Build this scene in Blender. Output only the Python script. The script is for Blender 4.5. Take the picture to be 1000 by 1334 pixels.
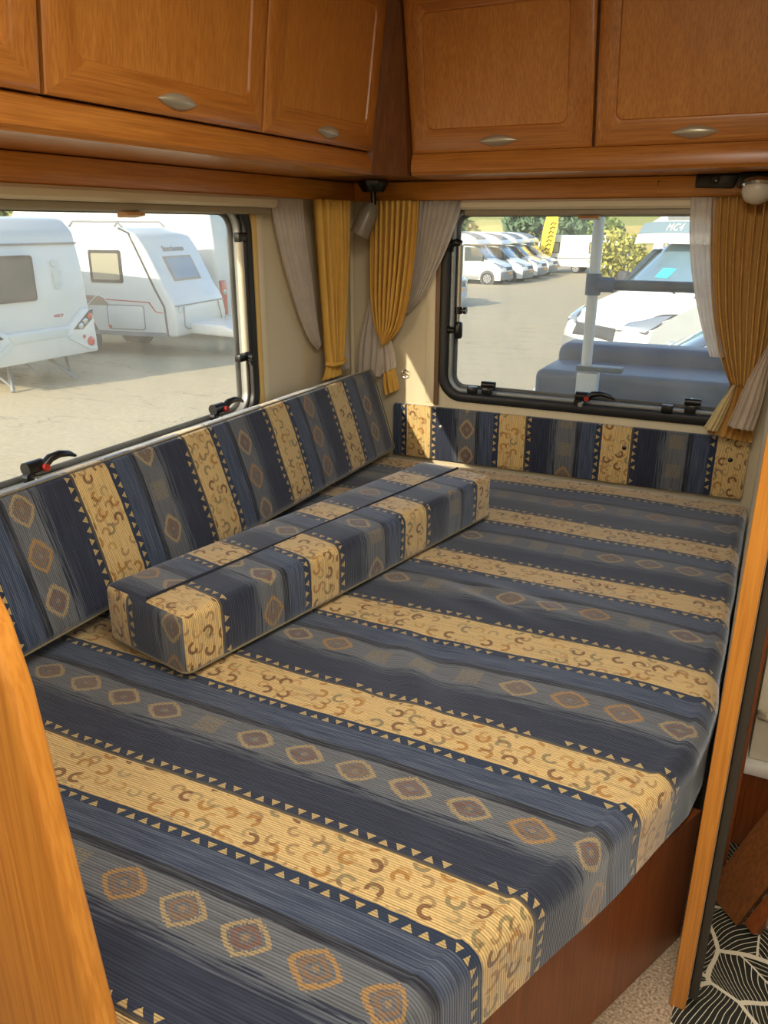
import bpy, bmesh, math, random
from mathutils import Vector, Matrix, noise
random.seed(7)
SC = bpy.context.scene
COL = SC.collection
for o in list(bpy.data.objects): bpy.data.objects.remove(o)

# ------------------------------------------------------------------ camera
cam_d = bpy.data.cameras.new('camera'); cam = bpy.data.objects.new('camera', cam_d); COL.objects.link(cam)
YAW, PITCH, ROLL = 0.4514, 0.3481, 0.0016
F_ = Vector((-math.sin(YAW)*math.cos(PITCH), math.cos(YAW)*math.cos(PITCH), -math.sin(PITCH)))
R_ = Vector((math.cos(YAW), math.sin(YAW), 0)); U_ = R_.cross(F_)
R2 = math.cos(ROLL)*R_ + math.sin(ROLL)*U_; U2 = -math.sin(ROLL)*R_ + math.cos(ROLL)*U_
M = Matrix((R2, U2, -F_)).transposed().to_4x4(); M.translation = Vector((1.6416, -3.0606, 1.45))
cam.matrix_world = M
cam_d.sensor_fit = 'HORIZONTAL'; cam_d.sensor_width = 36; cam_d.lens = 36*1032.13/1000
cam_d.clip_start = 0.02; cam_d.clip_end = 2000
SC.camera = cam
# ------------------------------------------------------------------ view, sky, sun, added fill lights
vs = SC.view_settings; vs.view_transform = 'Standard'; vs.look = 'None'; vs.gamma = 1; vs.use_curve_mapping = False
vs.exposure = 0.0
SUN_DIR = Vector((0.62, 2.15, -1.0)).normalized()
w = bpy.data.worlds.new('world'); SC.world = w; w.use_nodes = True
wn = w.node_tree; sky = wn.nodes.new('ShaderNodeTexSky'); sky.sky_type = 'NISHITA'; sky.sun_disc = False
sky.sun_elevation = math.asin(-SUN_DIR.z); sky.sun_rotation = math.atan2(-SUN_DIR.x, -SUN_DIR.y)
sky.dust_density = 2.0; sky.altitude = 200
wn.links.new(sky.outputs[0], wn.nodes['Background'].inputs[0]); wn.nodes['Background'].inputs[1].default_value = 0.42
sd = bpy.data.lights.new('sun', 'SUN'); sd.energy = 7.4; sd.angle = 0.009; sd.color = (1.0, 0.88, 0.68)
sun = bpy.data.objects.new('sun', sd); COL.objects.link(sun); sun.rotation_euler = SUN_DIR.to_track_quat('-Z', 'Y').to_euler()
sun.location = (-6, -20, 14)
CEIL = 2.24
def area(name, loc, sx, sy, en, col, rot=(0, 0, 0)):
    d = bpy.data.lights.new(name, 'AREA'); d.shape = 'RECTANGLE'; d.size = sx; d.size_y = sy; d.energy = en; d.color = col
    o = bpy.data.objects.new(name, d); COL.objects.link(o); o.location = loc; o.rotation_euler = rot; return o
area('added_bed_fill_light', (1.55, -2.15, CEIL-0.06), 0.5, 0.9, 24, (1.0, 0.94, 0.83))  # added fill light, brightens the interior over the bed
area('added_aisle_fill_light', (1.75, -3.75, CEIL-0.06), 0.5, 0.7, 22, (1.0, 0.93, 0.80))  # added fill light, in place of daylight from the doorway

# ------------------------------------------------------------------ helpers
def srgb(r, g, b):
    f = lambda c: (c/255/12.92) if c/255 <= 0.04045 else ((c/255+0.055)/1.055)**2.4
    return (f(r), f(g), f(b), 1)
def link(o, parent=None):
    COL.objects.link(o)
    if parent: o.parent = parent
    return o
def mesh_obj(name, verts, faces, mat=None, parent=None, smooth=False, uvs=None):
    me = bpy.data.meshes.new(name); me.from_pydata([tuple(v) for v in verts], [], faces); me.validate()
    if uvs:
        ul = me.uv_layers.new(name='UVMap')
        for l in me.loops: ul.data[l.index].uv = uvs[l.vertex_index]
    if mat: me.materials.append(mat)
    if smooth:
        for p in me.polygons: p.use_smooth = True
    return link(bpy.data.objects.new(name, me), parent)
def bm_obj(name, bm, mat=None, parent=None, smooth=False, sharp=None):
    bmesh.ops.recalc_face_normals(bm, faces=bm.faces)
    me = bpy.data.meshes.new(name); bm.to_mesh(me); bm.free()
    if mat: me.materials.append(mat)
    if smooth:
        for p in me.polygons: p.use_smooth = True
        if sharp: me.set_sharp_from_angle(angle=math.radians(sharp))
    return link(bpy.data.objects.new(name, me), parent)
def empty(name, loc=(0, 0, 0)):
    # thing root; parts keep world coordinates
    o = bpy.data.objects.new(name, None); o.empty_display_size = 0.1; COL.objects.link(o); o.location = loc; return o
def tag(o, label=None, cat=None, group=None, kind=None):
    if label: o['label'] = label
    if cat: o['category'] = cat
    if group: o['group'] = group
    if kind: o['kind'] = kind
    return o
def adopt(ch, root):
    ch.parent = root; ch.matrix_parent_inverse = Matrix.Translation(root.location).inverted() if root.type == 'EMPTY' else Matrix.Identity(4); return ch
def box_bm(lo, hi, bev=0.0, seg=2, bm=None):
    b = bmesh.new(); r = bmesh.ops.create_cube(b, size=1)
    for v in b.verts:
        v.co = Vector([lo[i]+(v.co[i]+0.5)*(hi[i]-lo[i]) for i in range(3)])
    if bev > 0: bmesh.ops.bevel(b, geom=b.edges[:], offset=bev, segments=seg, profile=0.5, affect='EDGES')
    if bm is None: return b
    me = bpy.data.meshes.new('t'); b.to_mesh(me); b.free(); bm.from_mesh(me); bpy.data.meshes.remove(me); return bm
def box(name, lo, hi, mat, parent=None, bev=0.003, seg=2):
    return bm_obj(name, box_bm(lo, hi, bev, seg), mat, parent, smooth=bev > 0, sharp=40)
def prism_bm(poly, a, b, axis, bev=0.0, seg=2):
    """poly of 2D points, extruded from a to b along axis ('x','y','z')"""
    def P(p, t):
        return {'x': (t, p[0], p[1]), 'y': (p[0], t, p[1]), 'z': (p[0], p[1], t)}[axis]
    bm = bmesh.new(); n = len(poly)
    v0 = [bm.verts.new(P(p, a)) for p in poly]; v1 = [bm.verts.new(P(p, b)) for p in poly]
    bm.faces.new(v0); bm.faces.new(v1[::-1])
    for i in range(n): bm.faces.new((v0[i], v1[i], v1[(i+1) % n], v0[(i+1) % n]))
    bmesh.ops.recalc_face_normals(bm, faces=bm.faces)
    if bev > 0:
        ed = [e for e in bm.edges if len(e.link_faces) == 2 and e.calc_face_angle(0) > 0.35]
        bmesh.ops.bevel(bm, geom=ed, offset=bev, segments=seg, profile=0.5, affect='EDGES')
    return bm
def prism(name, poly, a, b, axis, mat, parent=None, bev=0.0, seg=2):
    return bm_obj(name, prism_bm(poly, a, b, axis, bev, seg), mat, parent, smooth=True, sharp=35)
def tube_bm(path, r, n=10, bm=None, closed=False):
    bm = bm or bmesh.new(); path = [Vector(p) for p in path]; rings = []; m = len(path)
    rr = r if isinstance(r, (list, tuple)) else [r]*m
    up = Vector((0, 0, 1)); prev = None
    for i, p in enumerate(path):
        if closed: t = (path[(i+1) % m]-path[i-1]).normalized()
        else: t = (path[min(i+1, m-1)]-path[max(i-1, 0)]).normalized()
        if prev is None:
            a = t.cross(up if abs(t.z) < 0.95 else Vector((1, 0, 0))).normalized()
        else:
            a = (prev - t*prev.dot(t)).normalized()
        prev = a; b = t.cross(a)
        rings.append([bm.verts.new(p + (a*math.cos(2*math.pi*k/n) + b*math.sin(2*math.pi*k/n))*rr[i]) for k in range(n)])
    for i in range(m if closed else m-1):
        A, B = rings[i], rings[(i+1) % m]
        for k in range(n): bm.faces.new((A[k], A[(k+1) % n], B[(k+1) % n], B[k]))
    if not closed:
        bm.faces.new(rings[0][::-1]); bm.faces.new(rings[-1])
    return bm
def tube(name, path, r, mat, parent=None, n=10, closed=False):
    return bm_obj(name, tube_bm(path, r, n, None, closed), mat, parent, smooth=True, sharp=50)
def lathe(name, prof, origin, axis, mat, parent=None, n=24):
    """prof: (r, h) list around axis vector from origin"""
    ax = Vector(axis).normalized(); a = ax.orthogonal().normalized(); b = ax.cross(a); O = Vector(origin)
    bm = bmesh.new(); rings = []
    for r, h in prof:
        if r < 1e-6: rings.append([bm.verts.new(O+ax*h)])
        else: rings.append([bm.verts.new(O+ax*h+(a*math.cos(2*math.pi*k/n)+b*math.sin(2*math.pi*k/n))*r) for k in range(n)])
    for A, B in zip(rings, rings[1:]):
        for k in range(n):
            q = [A[k % len(A)], A[(k+1) % len(A)], B[(k+1) % len(B)], B[k % len(B)]]
            q = list(dict.fromkeys(q))
            if len(q) > 2: bm.faces.new(q)
    if len(rings[0]) > 1: bm.faces.new(rings[0][::-1])
    if len(rings[-1]) > 1: bm.faces.new(rings[-1])
    return bm_obj(name, bm, mat, parent, smooth=True, sharp=40)
def rrect(x0, x1, y0, y1, r, n=8):
    pts = []
    for cx, cy, a0 in ((x1-r, y1-r, 0), (x0+r, y1-r, 90), (x0+r, y0+r, 180), (x1-r, y0+r, 270)):
        for k in range(n+1):
            a = math.radians(a0+90*k/n); pts.append((cx+r*math.cos(a), cy+r*math.sin(a)))
    return pts
def ring_bm(outer, inner, a, b, axis, bev=0.0):
    """frame between two equal-length loops, from depth a to b"""
    def P(p, t): return {'x': (t, p[0], p[1]), 'y': (p[0], t, p[1]), 'z': (p[0], p[1], t)}[axis]
    bm = bmesh.new(); n = len(outer)
    L = [[bm.verts.new(P(p, t)) for p in lp] for lp, t in ((outer, a), (inner, a), (inner, b), (outer, b))]
    for j in range(4):
        A, B = L[j], L[(j+1) % 4]
        for i in range(n): bm.faces.new((A[i], A[(i+1) % n], B[(i+1) % n], B[i]))
    bmesh.ops.recalc_face_normals(bm, faces=bm.faces)
    if bev > 0:
        ed = [e for e in bm.edges if e.calc_face_angle(0) > 0.9]
        bmesh.ops.bevel(bm, geom=ed, offset=bev, segments=2, profile=0.5, affect='EDGES')
    return bm
def plate_hole(name, rect, hole, a, b, axis, mat, parent=None):
    """rectangular plate with a hole loop (2D), thickness a..b along axis"""
    def P(p, t): return {'x': (t, p[0], p[1]), 'y': (p[0], t, p[1]), 'z': (p[0], p[1], t)}[axis]
    x0, x1, y0, y1 = rect; out = [(x0, y0), (x1, y0), (x1, y1), (x0, y1)]
    bm = bmesh.new(); es = []
    for t in (a, b):
        for lp in (out, hole):
            vs_ = [bm.verts.new(P(p, t)) for p in lp]
            e = [bm.edges.new((vs_[i], vs_[(i+1) % len(vs_)])) for i in range(len(vs_))]
            es.append((vs_, e))
    for k in (0, 2):
        bmesh.ops.triangle_fill(bm, use_beauty=True, use_dissolve=False, edges=es[k][1]+es[k+1][1])
    for k in (0, 1):
        A, B = es[k][0], es[k+2][0]; n = len(A)
        for i in range(n): bm.faces.new((A[i], A[(i+1) % n], B[(i+1) % n], B[i]))
    return bm_obj(name, bm, mat, parent)
def text_obj(name, s, size, mat, mw, parent=None, depth=0.002, align='CENTER', space=1.0):
    cu = bpy.data.curves.new(name, 'FONT'); cu.body = s; cu.size = size; cu.extrude = depth; cu.align_x = align; cu.align_y = 'CENTER'; cu.space_character = space
    t = bpy.data.objects.new('tmp', cu); COL.objects.link(t)
    dg = bpy.context.evaluated_depsgraph_get(); me = bpy.data.meshes.new_from_object(t.evaluated_get(dg))
    bpy.data.objects.remove(t); me.transform(mw); me.name = name
    me.materials.clear(); me.materials.append(mat)
    return link(bpy.data.objects.new(name, me), parent)
def frame_mw(o, ex, ey):
    ex = Vector(ex).normalized(); ey = Vector(ey).normalized(); ez = ex.cross(ey)
    m = Matrix((ex, ey, ez)).transposed().to_4x4(); m.translation = Vector(o); return m

# ------------------------------------------------------------------ materials
def new_mat(name):
    m = bpy.data.materials.new(name); m.use_nodes = True; return m, m.node_tree, m.node_tree.nodes['Principled BSDF']
_plain = {}
def plain(name, col, rough=0.5, metal=0.0, var=0.06, scale=30, coat=0.0, trans=0.0, bump=0.0):
    if name in _plain: return _plain[name]
    m, nt, b = new_mat(name); c = srgb(*col)
    tc = nt.nodes.new('ShaderNodeTexCoord'); nz = nt.nodes.new('ShaderNodeTexNoise'); nz.inputs['Scale'].default_value = scale; nz.inputs['Detail'].default_value = 4
    nt.links.new(tc.outputs['Object'], nz.inputs['Vector'])
    mx = nt.nodes.new('ShaderNodeMix'); mx.data_type = 'RGBA'
    mx.inputs[6].default_value = tuple(max(0, x*(1-var)) for x in c[:3])+(1,); mx.inputs[7].default_value = tuple(min(1, x*(1+var)) for x in c[:3])+(1,)
    nt.links.new(nz.outputs['Fac'], mx.inputs[0]); nt.links.new(mx.outputs[2], b.inputs['Base Color'])
    b.inputs['Roughness'].default_value = rough; b.inputs['Metallic'].default_value = metal; b.inputs['Coat Weight'].default_value = coat
    b.inputs['Transmission Weight'].default_value = trans
    if bump:
        bp = nt.nodes.new('ShaderNodeBump'); bp.inputs['Strength'].default_value = bump; bp.inputs['Distance'].default_value = 0.01
        nt.links.new(nz.outputs['Fac'], bp.inputs['Height']); nt.links.new(bp.outputs[0], b.inputs['Normal'])
    _plain[name] = m; return m
_wood = {}
def wood(axis, tone='honey', cath=False):
    k = (axis, tone, cath)
    if k in _wood: return _wood[k]
    A, B, C = {'honey': ((176, 108, 42), (200, 132, 58), (146, 84, 30)), 'dark': ((110, 62, 28), (128, 76, 36), (78, 42, 18)),
               'panel': ((188, 120, 50), (202, 136, 62), (164, 98, 36)), 'red': ((122, 62, 24), (140, 74, 30), (96, 46, 16)),
               'bright': ((210, 136, 50), (226, 154, 64), (184, 110, 34))}[tone]
    m, nt, b = new_mat('wood_%s_%s' % (tone, axis)); N = nt.nodes.new; L = nt.links.new
    tc = N('ShaderNodeTexCoord'); mp = N('ShaderNodeMapping'); L(tc.outputs['Object'], mp.inputs[0])
    lo, hi = (0.9, 22) if not cath else (2.5, 16)
    mp.inputs['Scale'].default_value = {'x': (lo, hi, hi), 'y': (hi, lo, hi), 'z': (hi, hi, lo)}[axis]
    n1 = N('ShaderNodeTexNoise'); n1.inputs['Scale'].default_value = 1.3; n1.inputs['Detail'].default_value = 5; n1.inputs['Distortion'].default_value = 0.7; L(mp.outputs[0], n1.inputs[0])
    mp2 = N('ShaderNodeMapping'); L(tc.outputs['Object'], mp2.inputs[0])
    mp2.inputs['Scale'].default_value = {'x': (6, 220, 220), 'y': (220, 6, 220), 'z': (220, 220, 6)}[axis]
    n2 = N('ShaderNodeTexNoise'); n2.inputs['Scale'].default_value = 1.0; n2.inputs['Detail'].default_value = 2; L(mp2.outputs[0], n2.inputs[0])
    cr = N('ShaderNodeValToRGB'); L(n1.outputs['Fac'], cr.inputs[0]); e = cr.color_ramp.elements
    e[0].position = 0.3; e[0].color = srgb(*A); e[1].position = 0.7; e[1].color = srgb(*B)
    c2 = N('ShaderNodeValToRGB'); L(n2.outputs['Fac'], c2.inputs[0]); c2.color_ramp.elements[0].position = 0.35; c2.color_ramp.elements[1].position = 0.6
    c2.color_ramp.elements[0].color = (0.55, 0.55, 0.55, 1); c2.color_ramp.elements[1].color = (0, 0, 0, 1)
    mx = N('ShaderNodeMix'); mx.data_type = 'RGBA'; L(c2.outputs[0], mx.inputs[0]); L(cr.outputs[0], mx.inputs[6]); mx.inputs[7].default_value = srgb(*C)
    L(mx.outputs[2], b.inputs['Base Color']); b.inputs['Roughness'].default_value = 0.34; b.inputs['Coat Weight'].default_value = 0.25; b.inputs['Coat Roughness'].default_value = 0.25
    bp = N('ShaderNodeBump'); bp.inputs['Strength'].default_value = 0.08; bp.inputs['Distance'].default_value = 0.002; L(n2.outputs['Fac'], bp.inputs['Height']); L(bp.outputs[0], b.inputs['Normal'])
    _wood[k] = m; return m

class X:
    """shader math expression"""
    def __init__(s, sock, nt): s.k = sock; s.nt = nt
    def _m(s, op, *a):
        n = s.nt.nodes.new('ShaderNodeMath'); n.operation = op
        for i, v in enumerate((s,)+a):
            if isinstance(v, X): s.nt.links.new(v.k, n.inputs[i])
            else: n.inputs[i].default_value = v
        return X(n.outputs[0], s.nt)
    def __add__(s, o): return s._m('ADD', o)
    __radd__ = __add__
    def __sub__(s, o): return s._m('SUBTRACT', o)
    def __rsub__(s, o): return (s*-1)+o
    def __mul__(s, o): return s._m('MULTIPLY', o)
    __rmul__ = __mul__
    def __truediv__(s, o): return s._m('DIVIDE', o)
    def gt(s, o): return s._m('GREATER_THAN', o)
    def lt(s, o): return s._m('LESS_THAN', o)
    def fr(s): return s._m('FRACT')
    def fl(s): return s._m('FLOOR')
    def ab(s): return s._m('ABSOLUTE')
    def sin(s): return s._m('SINE')
    def cos(s): return s._m('COSINE')
    def sq(s): return s._m('SQRT')
    def mn(s, o): return s._m('MINIMUM', o)
    def mx(s, o): return s._m('MAXIMUM', o)
    def band(s, a, b): return s.gt(a)*s.lt(b)
def vec(nt, x, y, z=0.0):
    n = nt.nodes.new('ShaderNodeCombineXYZ')
    for i, v in enumerate((x, y, z)):
        if isinstance(v, X): nt.links.new(v.k, n.inputs[i])
        else: n.inputs[i].default_value = v
    return n.outputs[0]
def wnoise(nt, x, y, z=0.0):
    n = nt.nodes.new('ShaderNodeTexWhiteNoise'); n.noise_dimensions = '3D'; nt.links.new(vec(nt, x, y, z), n.inputs['Vector']); return X(n.outputs['Value'], nt)
def pnoise(nt, x, y, z=0.0, sc=1.0, det=2):
    n = nt.nodes.new('ShaderNodeTexNoise'); n.inputs['Scale'].default_value = sc; n.inputs['Detail'].default_value = det; nt.links.new(vec(nt, x, y, z), n.inputs['Vector']); return X(n.outputs['Fac'], nt)
def mix(nt, f, a, b):
    n = nt.nodes.new('ShaderNodeMix'); n.data_type = 'RGBA'
    for i, v in ((0, f), (6, a), (7, b)):
        if isinstance(v, X): nt.links.new(v.k, n.inputs[i])
        elif isinstance(v, tuple): n.inputs[i].default_value = v
        elif isinstance(v, float): n.inputs[i].default_value = v
        else: nt.links.new(v, n.inputs[i])
    return n.outputs[2]

def fabric_mat():
    """striped woven upholstery. UV.x = metres along a stripe, UV.y = stripe repeats across"""
    m, nt, b = new_mat('striped_upholstery')
    uvn = nt.nodes.new('ShaderNodeUVMap'); sp = nt.nodes.new('ShaderNodeSeparateXYZ'); nt.links.new(uvn.outputs[0], sp.inputs[0])
    u = X(sp.outputs[0], nt); v = X(sp.outputs[1], nt)
    jit = (pnoise(nt, u*22, v*20, 0, 1.0, 3)-0.5)*0.014
    vj = v + jit; k = vj.fl(); s = vj.fr()
    PM = 0.415
    streak = pnoise(nt, u*9, v*95, 0, 1.0, 3)
    streak2 = pnoise(nt, u*120, v*60, 0, 1.0, 2)
    NAVY, BLUE, GREY, DARK = srgb(36, 44, 67), srgb(60, 74, 101), srgb(104, 107, 112), srgb(25, 28, 42)
    CREAM, TRI, RUST = srgb(230, 196, 132), srgb(204, 176, 118), srgb(136, 82, 46)
    col = mix(nt, s.gt(0.265), CREAM, NAVY)
    col = mix(nt, s.band(0.265, 0.281), col, srgb(92, 84, 70))
    # blend lines between navy and grey
    lin = s.band(0.50, 0.58)
    col = mix(nt, lin*((s-0.50)*(12.5)).mn(1.0)*(streak.gt(0.47)), col, srgb(92, 98, 104))
    col = mix(nt, s.gt(0.575), col, GREY)
    col = mix(nt, s.gt(0.755), col, DARK)
    col = mix(nt, s.gt(0.80), col, BLUE)
    col = mix(nt, s.gt(0.94), col, srgb(36, 52, 78))
    # streaky yarn
    col = mix(nt, (streak-0.42)*(s.gt(0.50)*0.9+0.35)*s.gt(0.281)*s.lt(0.94), col, srgb(128, 136, 148))
    col = mix(nt, (0.52-streak).mx(0.0)*1.6, col, srgb(24, 24, 30))
    col = mix(nt, ((streak2-0.5)*0.9).mx(0.0)*s.lt(0.265), col, srgb(150, 104, 44))
    # triangles, two rows
    for (c, h, flipk) in ((0.305, 0.036, 1.0), (0.962, 0.034, 5.0)):
        a = u/0.0270 + flipk*0.37 + k*0.3; fu = (a.fr()-0.5).ab(); fv = (s-(c-h/2))/h
        fl = wnoise(nt, a.fl(), k, flipk).gt(0.55)
        fv2 = fv*(1-fl) + (1-fv)*fl
        tri = fu.lt(fv2*0.34)*fv.band(0.0, 1.0)*wnoise(nt, a.fl(), k, flipk+9).gt(0.06)
        col = mix(nt, tri*0.85, col, TRI)
    # horseshoes on the cream band
    for (cell, sh, seed, al) in ((0.046, 0.0, 1.0, 0.85), (0.040, 0.45, 2.0, 0.5)):
        row = (s/0.265)*(2.45 if seed == 1 else 2.9) + sh; ri = row.fl()
        a = u/cell + ri*0.43 + sh; ai = a.fl()
        h1 = wnoise(nt, ai, ri + k*7.0, seed); h2 = wnoise(nt, ai, ri + k*7.0, seed+20); h3 = wnoise(nt, ai, ri + k*7.0, seed+40)
        cx = a.fr()-0.5 + (h2-0.5)*0.2; cy = row.fr()-0.5 + (h3-0.5)*0.2
        r = (cx*cx+cy*cy).sq(); th = h1*6.283
        dot = (cx*th.cos()+cy*th.sin())/(r+0.001)
        hs = (r-0.26).ab().lt(0.085)*dot.lt(0.55)*s.band(0.006, 0.258)*h2.gt(0.30)
        hc = mix(nt, h3.gt(0.45), srgb(118, 74, 42), srgb(180, 126, 54)); hc = mix(nt, h3.gt(0.78), hc, srgb(140, 128, 92))
        col = mix(nt, hs*al, col, hc)
    # medallions on the grey band
    a = u/0.112 + k*0.31; ai = a.fl(); du = (a.fr()-0.5)*0.112; dv = (s-0.662)*PM
    ty = wnoise(nt, ai, k, 3.0); emb = pnoise(nt, u*260, v*120, 0, 1.0, 1)
    d = ((du*du)/(0.043*0.043) + (dv*dv)/(0.032*0.032)).sq()*0.45 + (du.ab()/0.043 + dv.ab()/0.036)*0.55
    sqd = du.ab().mx(dv.ab())/0.027
    g = ty.gt(0.3)
    spike = (u*(2*math.pi/0.0085)).sin()*(v*(2*math.pi*48)).sin()
    wob = d + (emb-0.5)*0.30 + spike*0.07
    col = mix(nt, wob.band(0.74, 1.0)*g*0.72, col, mix(nt, ty.gt(0.72), srgb(184, 158, 108), srgb(184, 138, 66)))
    col = mix(nt, wob.band(0.34, 0.64)*g*0.6*emb.gt(0.40), col, mix(nt, ty.gt(0.55), RUST, srgb(150, 108, 56)))
    col = mix(nt, wob.lt(0.18)*g*0.55, col, srgb(170, 132, 76))
    col = mix(nt, (sqd + (emb-0.5)*0.5).lt(1.0)*(1-g)*emb.gt(0.47)*0.65, col, srgb(150, 134, 100))
    # corduroy ribs running along the stripe
    rib = (v*(2*math.pi*84)).sin()*0.5+0.5
    col = mix(nt, (rib*rib)*0.52, col, srgb(16, 15, 18))
    nt.links.new(col, b.inputs['Base Color']); b.inputs['Roughness'].default_value = 0.9
    b.inputs['Sheen Weight'].default_value = 0.6; b.inputs['Sheen Roughness'].default_value = 0.4; b.inputs['Sheen Tint'].default_value = (0.86, 0.92, 1.0, 1)
    bp = nt.nodes.new('ShaderNodeBump'); bp.inputs['Strength'].default_value = 0.35; bp.inputs['Distance'].default_value = 0.0015
    hgt = (1-rib)*0.8 + streak2*0.5
    nt.links.new(hgt.k, bp.inputs['Height']); nt.links.new(bp.outputs[0], b.inputs['Normal'])
    return m
FABRIC = fabric_mat()

def pane_mat(name, tint, dust, dcol):
    m = bpy.data.materials.new(name); m.use_nodes = True; nt = m.node_tree; nt.nodes.clear(); N = nt.nodes.new; L = nt.links.new
    out = N('ShaderNodeOutputMaterial'); tr = N('ShaderNodeBsdfTransparent'); tr.inputs[0].default_value = tint
    di = N('ShaderNodeBsdfTranslucent'); di.inputs[0].default_value = dcol; d2 = N('ShaderNodeBsdfDiffuse'); d2.inputs[0].default_value = dcol
    md = N('ShaderNodeMixShader'); L(di.outputs[0], md.inputs[1]); L(d2.outputs[0], md.inputs[2])
    tc = N('ShaderNodeTexCoord'); nz = N('ShaderNodeTexNoise'); nz.inputs['Scale'].default_value = 6; nz.inputs['Detail'].default_value = 8; L(tc.outputs['Object'], nz.inputs[0])
    mr = N('ShaderNodeMapRange'); mr.inputs[1].default_value = 0.3; mr.inputs[2].default_value = 0.75; mr.inputs[3].default_value = dust*0.6; mr.inputs[4].default_value = dust*1.5; L(nz.outputs['Fac'], mr.inputs[0])
    m1 = N('ShaderNodeMixShader'); L(mr.outputs[0], m1.inputs[0]); L(tr.outputs[0], m1.inputs[1]); L(md.outputs[0], m1.inputs[2])
    gl = N('ShaderNodeBsdfGlossy'); gl.inputs['Roughness'].default_value = 0.03; lw = N('ShaderNodeLayerWeight'); lw.inputs[0].default_value = 0.5
    pw = N('ShaderNodeMath'); pw.operation = 'POWER'; L(lw.outputs['Facing'], pw.inputs[0]); pw.inputs[1].default_value = 5.0
    fr = N('ShaderNodeMath'); fr.operation = 'MULTIPLY_ADD'; L(pw.outputs[0], fr.inputs[0]); fr.inputs[1].default_value = 0.5; fr.inputs[2].default_value = 0.025
    m2 = N('ShaderNodeMixShader'); L(fr.outputs[0], m2.inputs[0]); L(m1.outputs[0], m2.inputs[1]); L(gl.outputs[0], m2.inputs[2]); L(m2.outputs[0], out.inputs[0])
    return m
def cloth_mat(name, col, thin=0.0, trans=0.35):
    m = bpy.data.materials.new(name); m.use_nodes = True; nt = m.node_tree; nt.nodes.clear(); N = nt.nodes.new; L = nt.links.new
    out = N('ShaderNodeOutputMaterial'); di = N('ShaderNodeBsdfDiffuse'); tl = N('ShaderNodeBsdfTranslucent'); tr = N('ShaderNodeBsdfTransparent')
    tc = N('ShaderNodeTexCoord'); nz = N('ShaderNodeTexNoise'); nz.inputs['Scale'].default_value = 25; nz.inputs['Detail'].default_value = 6; L(tc.outputs['Object'], nz.inputs[0])
    c = srgb(*col); mx = N('ShaderNodeMix'); mx.data_type = 'RGBA'; mx.inputs[6].default_value = tuple(x*0.86 for x in c[:3])+(1,); mx.inputs[7].default_value = tuple(min(1, x*1.1) for x in c[:3])+(1,)
    L(nz.outputs['Fac'], mx.inputs[0]); L(mx.outputs[2], di.inputs[0]); L(mx.outputs[2], tl.inputs[0])
    m1 = N('ShaderNodeMixShader'); m1.inputs[0].default_value = trans; L(di.outputs[0], m1.inputs[1]); L(tl.outputs[0], m1.inputs[2])
    m2 = N('ShaderNodeMixShader'); m2.inputs[0].default_value = thin; L(m1.outputs[0], m2.inputs[1]); L(tr.outputs[0], m2.inputs[2]); L(m2.outputs[0], out.inputs[0])
    return m
WALL = plain('cream_wall_board', (214, 200, 168), 0.6, var=0.04, scale=60)
CREAM_PL = plain('cream_plastic', (222, 208, 176), 0.4, var=0.02)
GREYBAR = plain('taupe_blind_rail', (150, 138, 114), 0.4, var=0.03)
BLACK = plain('black_rubber', (22, 22, 24), 0.45, var=0.1)
BLACKP = plain('black_plastic', (18, 18, 20), 0.3, var=0.1)
REDP = plain('red_plastic', (150, 30, 20), 0.4)
NICKEL = plain('brushed_nickel', (206, 198, 178), 0.36, metal=0.65, var=0.05, scale=200)
ALU = plain('grey_aluminium', (170, 168, 160), 0.35, metal=0.8)
CHROME = plain('chrome', (200, 200, 200), 0.12, metal=1.0)
BRASS = plain('brass', (190, 150, 70), 0.3, metal=1.0)
GOLD = cloth_mat('gold_curtain_cloth', (228, 180, 92), 0.0, 0.06)
OCHRE = cloth_mat('tan_curtain_cloth', (200, 152, 86), 0.0, 0.06)
VOILE = cloth_mat('white_voile', (238, 230, 220), 0.22, 0.45)
LINING = cloth_mat('pale_curtain_lining', (226, 210, 190), 0.04, 0.35)
HEM = cloth_mat('pale_yellow_hem', (236, 216, 164), 0.0, 0.35)
GLASS = pane_mat('dusty_acrylic_pane', (0.97, 0.98, 0.97, 1), 0.09, (0.95, 0.92, 0.82, 1))

# ------------------------------------------------------------------ room shell
XR = 1.656      # partition beside the bed
RW = 2.46       # outer right wall
YF = -4.6       # front wall
LW = (-2.15, -0.735, 0.795, 1.528)    # left window opening (y0,y1,z0,z1)
BW = (0.425, 1.60, 0.775, 1.528)      # rear window opening (x0,x1,z0,z1)
tag(plate_hole('wall_left', (YF-0.04, 0.04, 0, CEIL), rrect(*LW, 0.10), -0.035, 0.0, 'x', WALL), 'cream caravan side wall with a wide window', 'wall', kind='structure')
tag(plate_hole('wall_back', (0.0, RW, 0, CEIL), rrect(*BW, 0.09), 0.0, 0.035, 'y', WALL), 'cream caravan rear wall with a window', 'wall', kind='structure')
tag(box('wall_front', (-0.035, YF-0.035, 0), (RW+0.035, YF, CEIL), WALL, None, 0), 'cream front wall of the caravan', 'wall', kind='structure')
tag(plate_hole('wall_right', (YF, 0.04, 0, CEIL), [(-3.65, 0.06), (-2.95, 0.06), (-2.95, 1.95), (-3.65, 1.95)], RW, RW+0.035, 'x', WALL), 'cream outer side wall with the open doorway', 'wall', kind='structure')
tag(box('ceiling', (-0.035, YF-0.035, CEIL), (RW+0.035, 0.035, CEIL+0.04), plain('white_ceiling_board', (226, 220, 204), 0.6), None, 0), 'white caravan ceiling board', 'ceiling', kind='structure')
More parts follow.
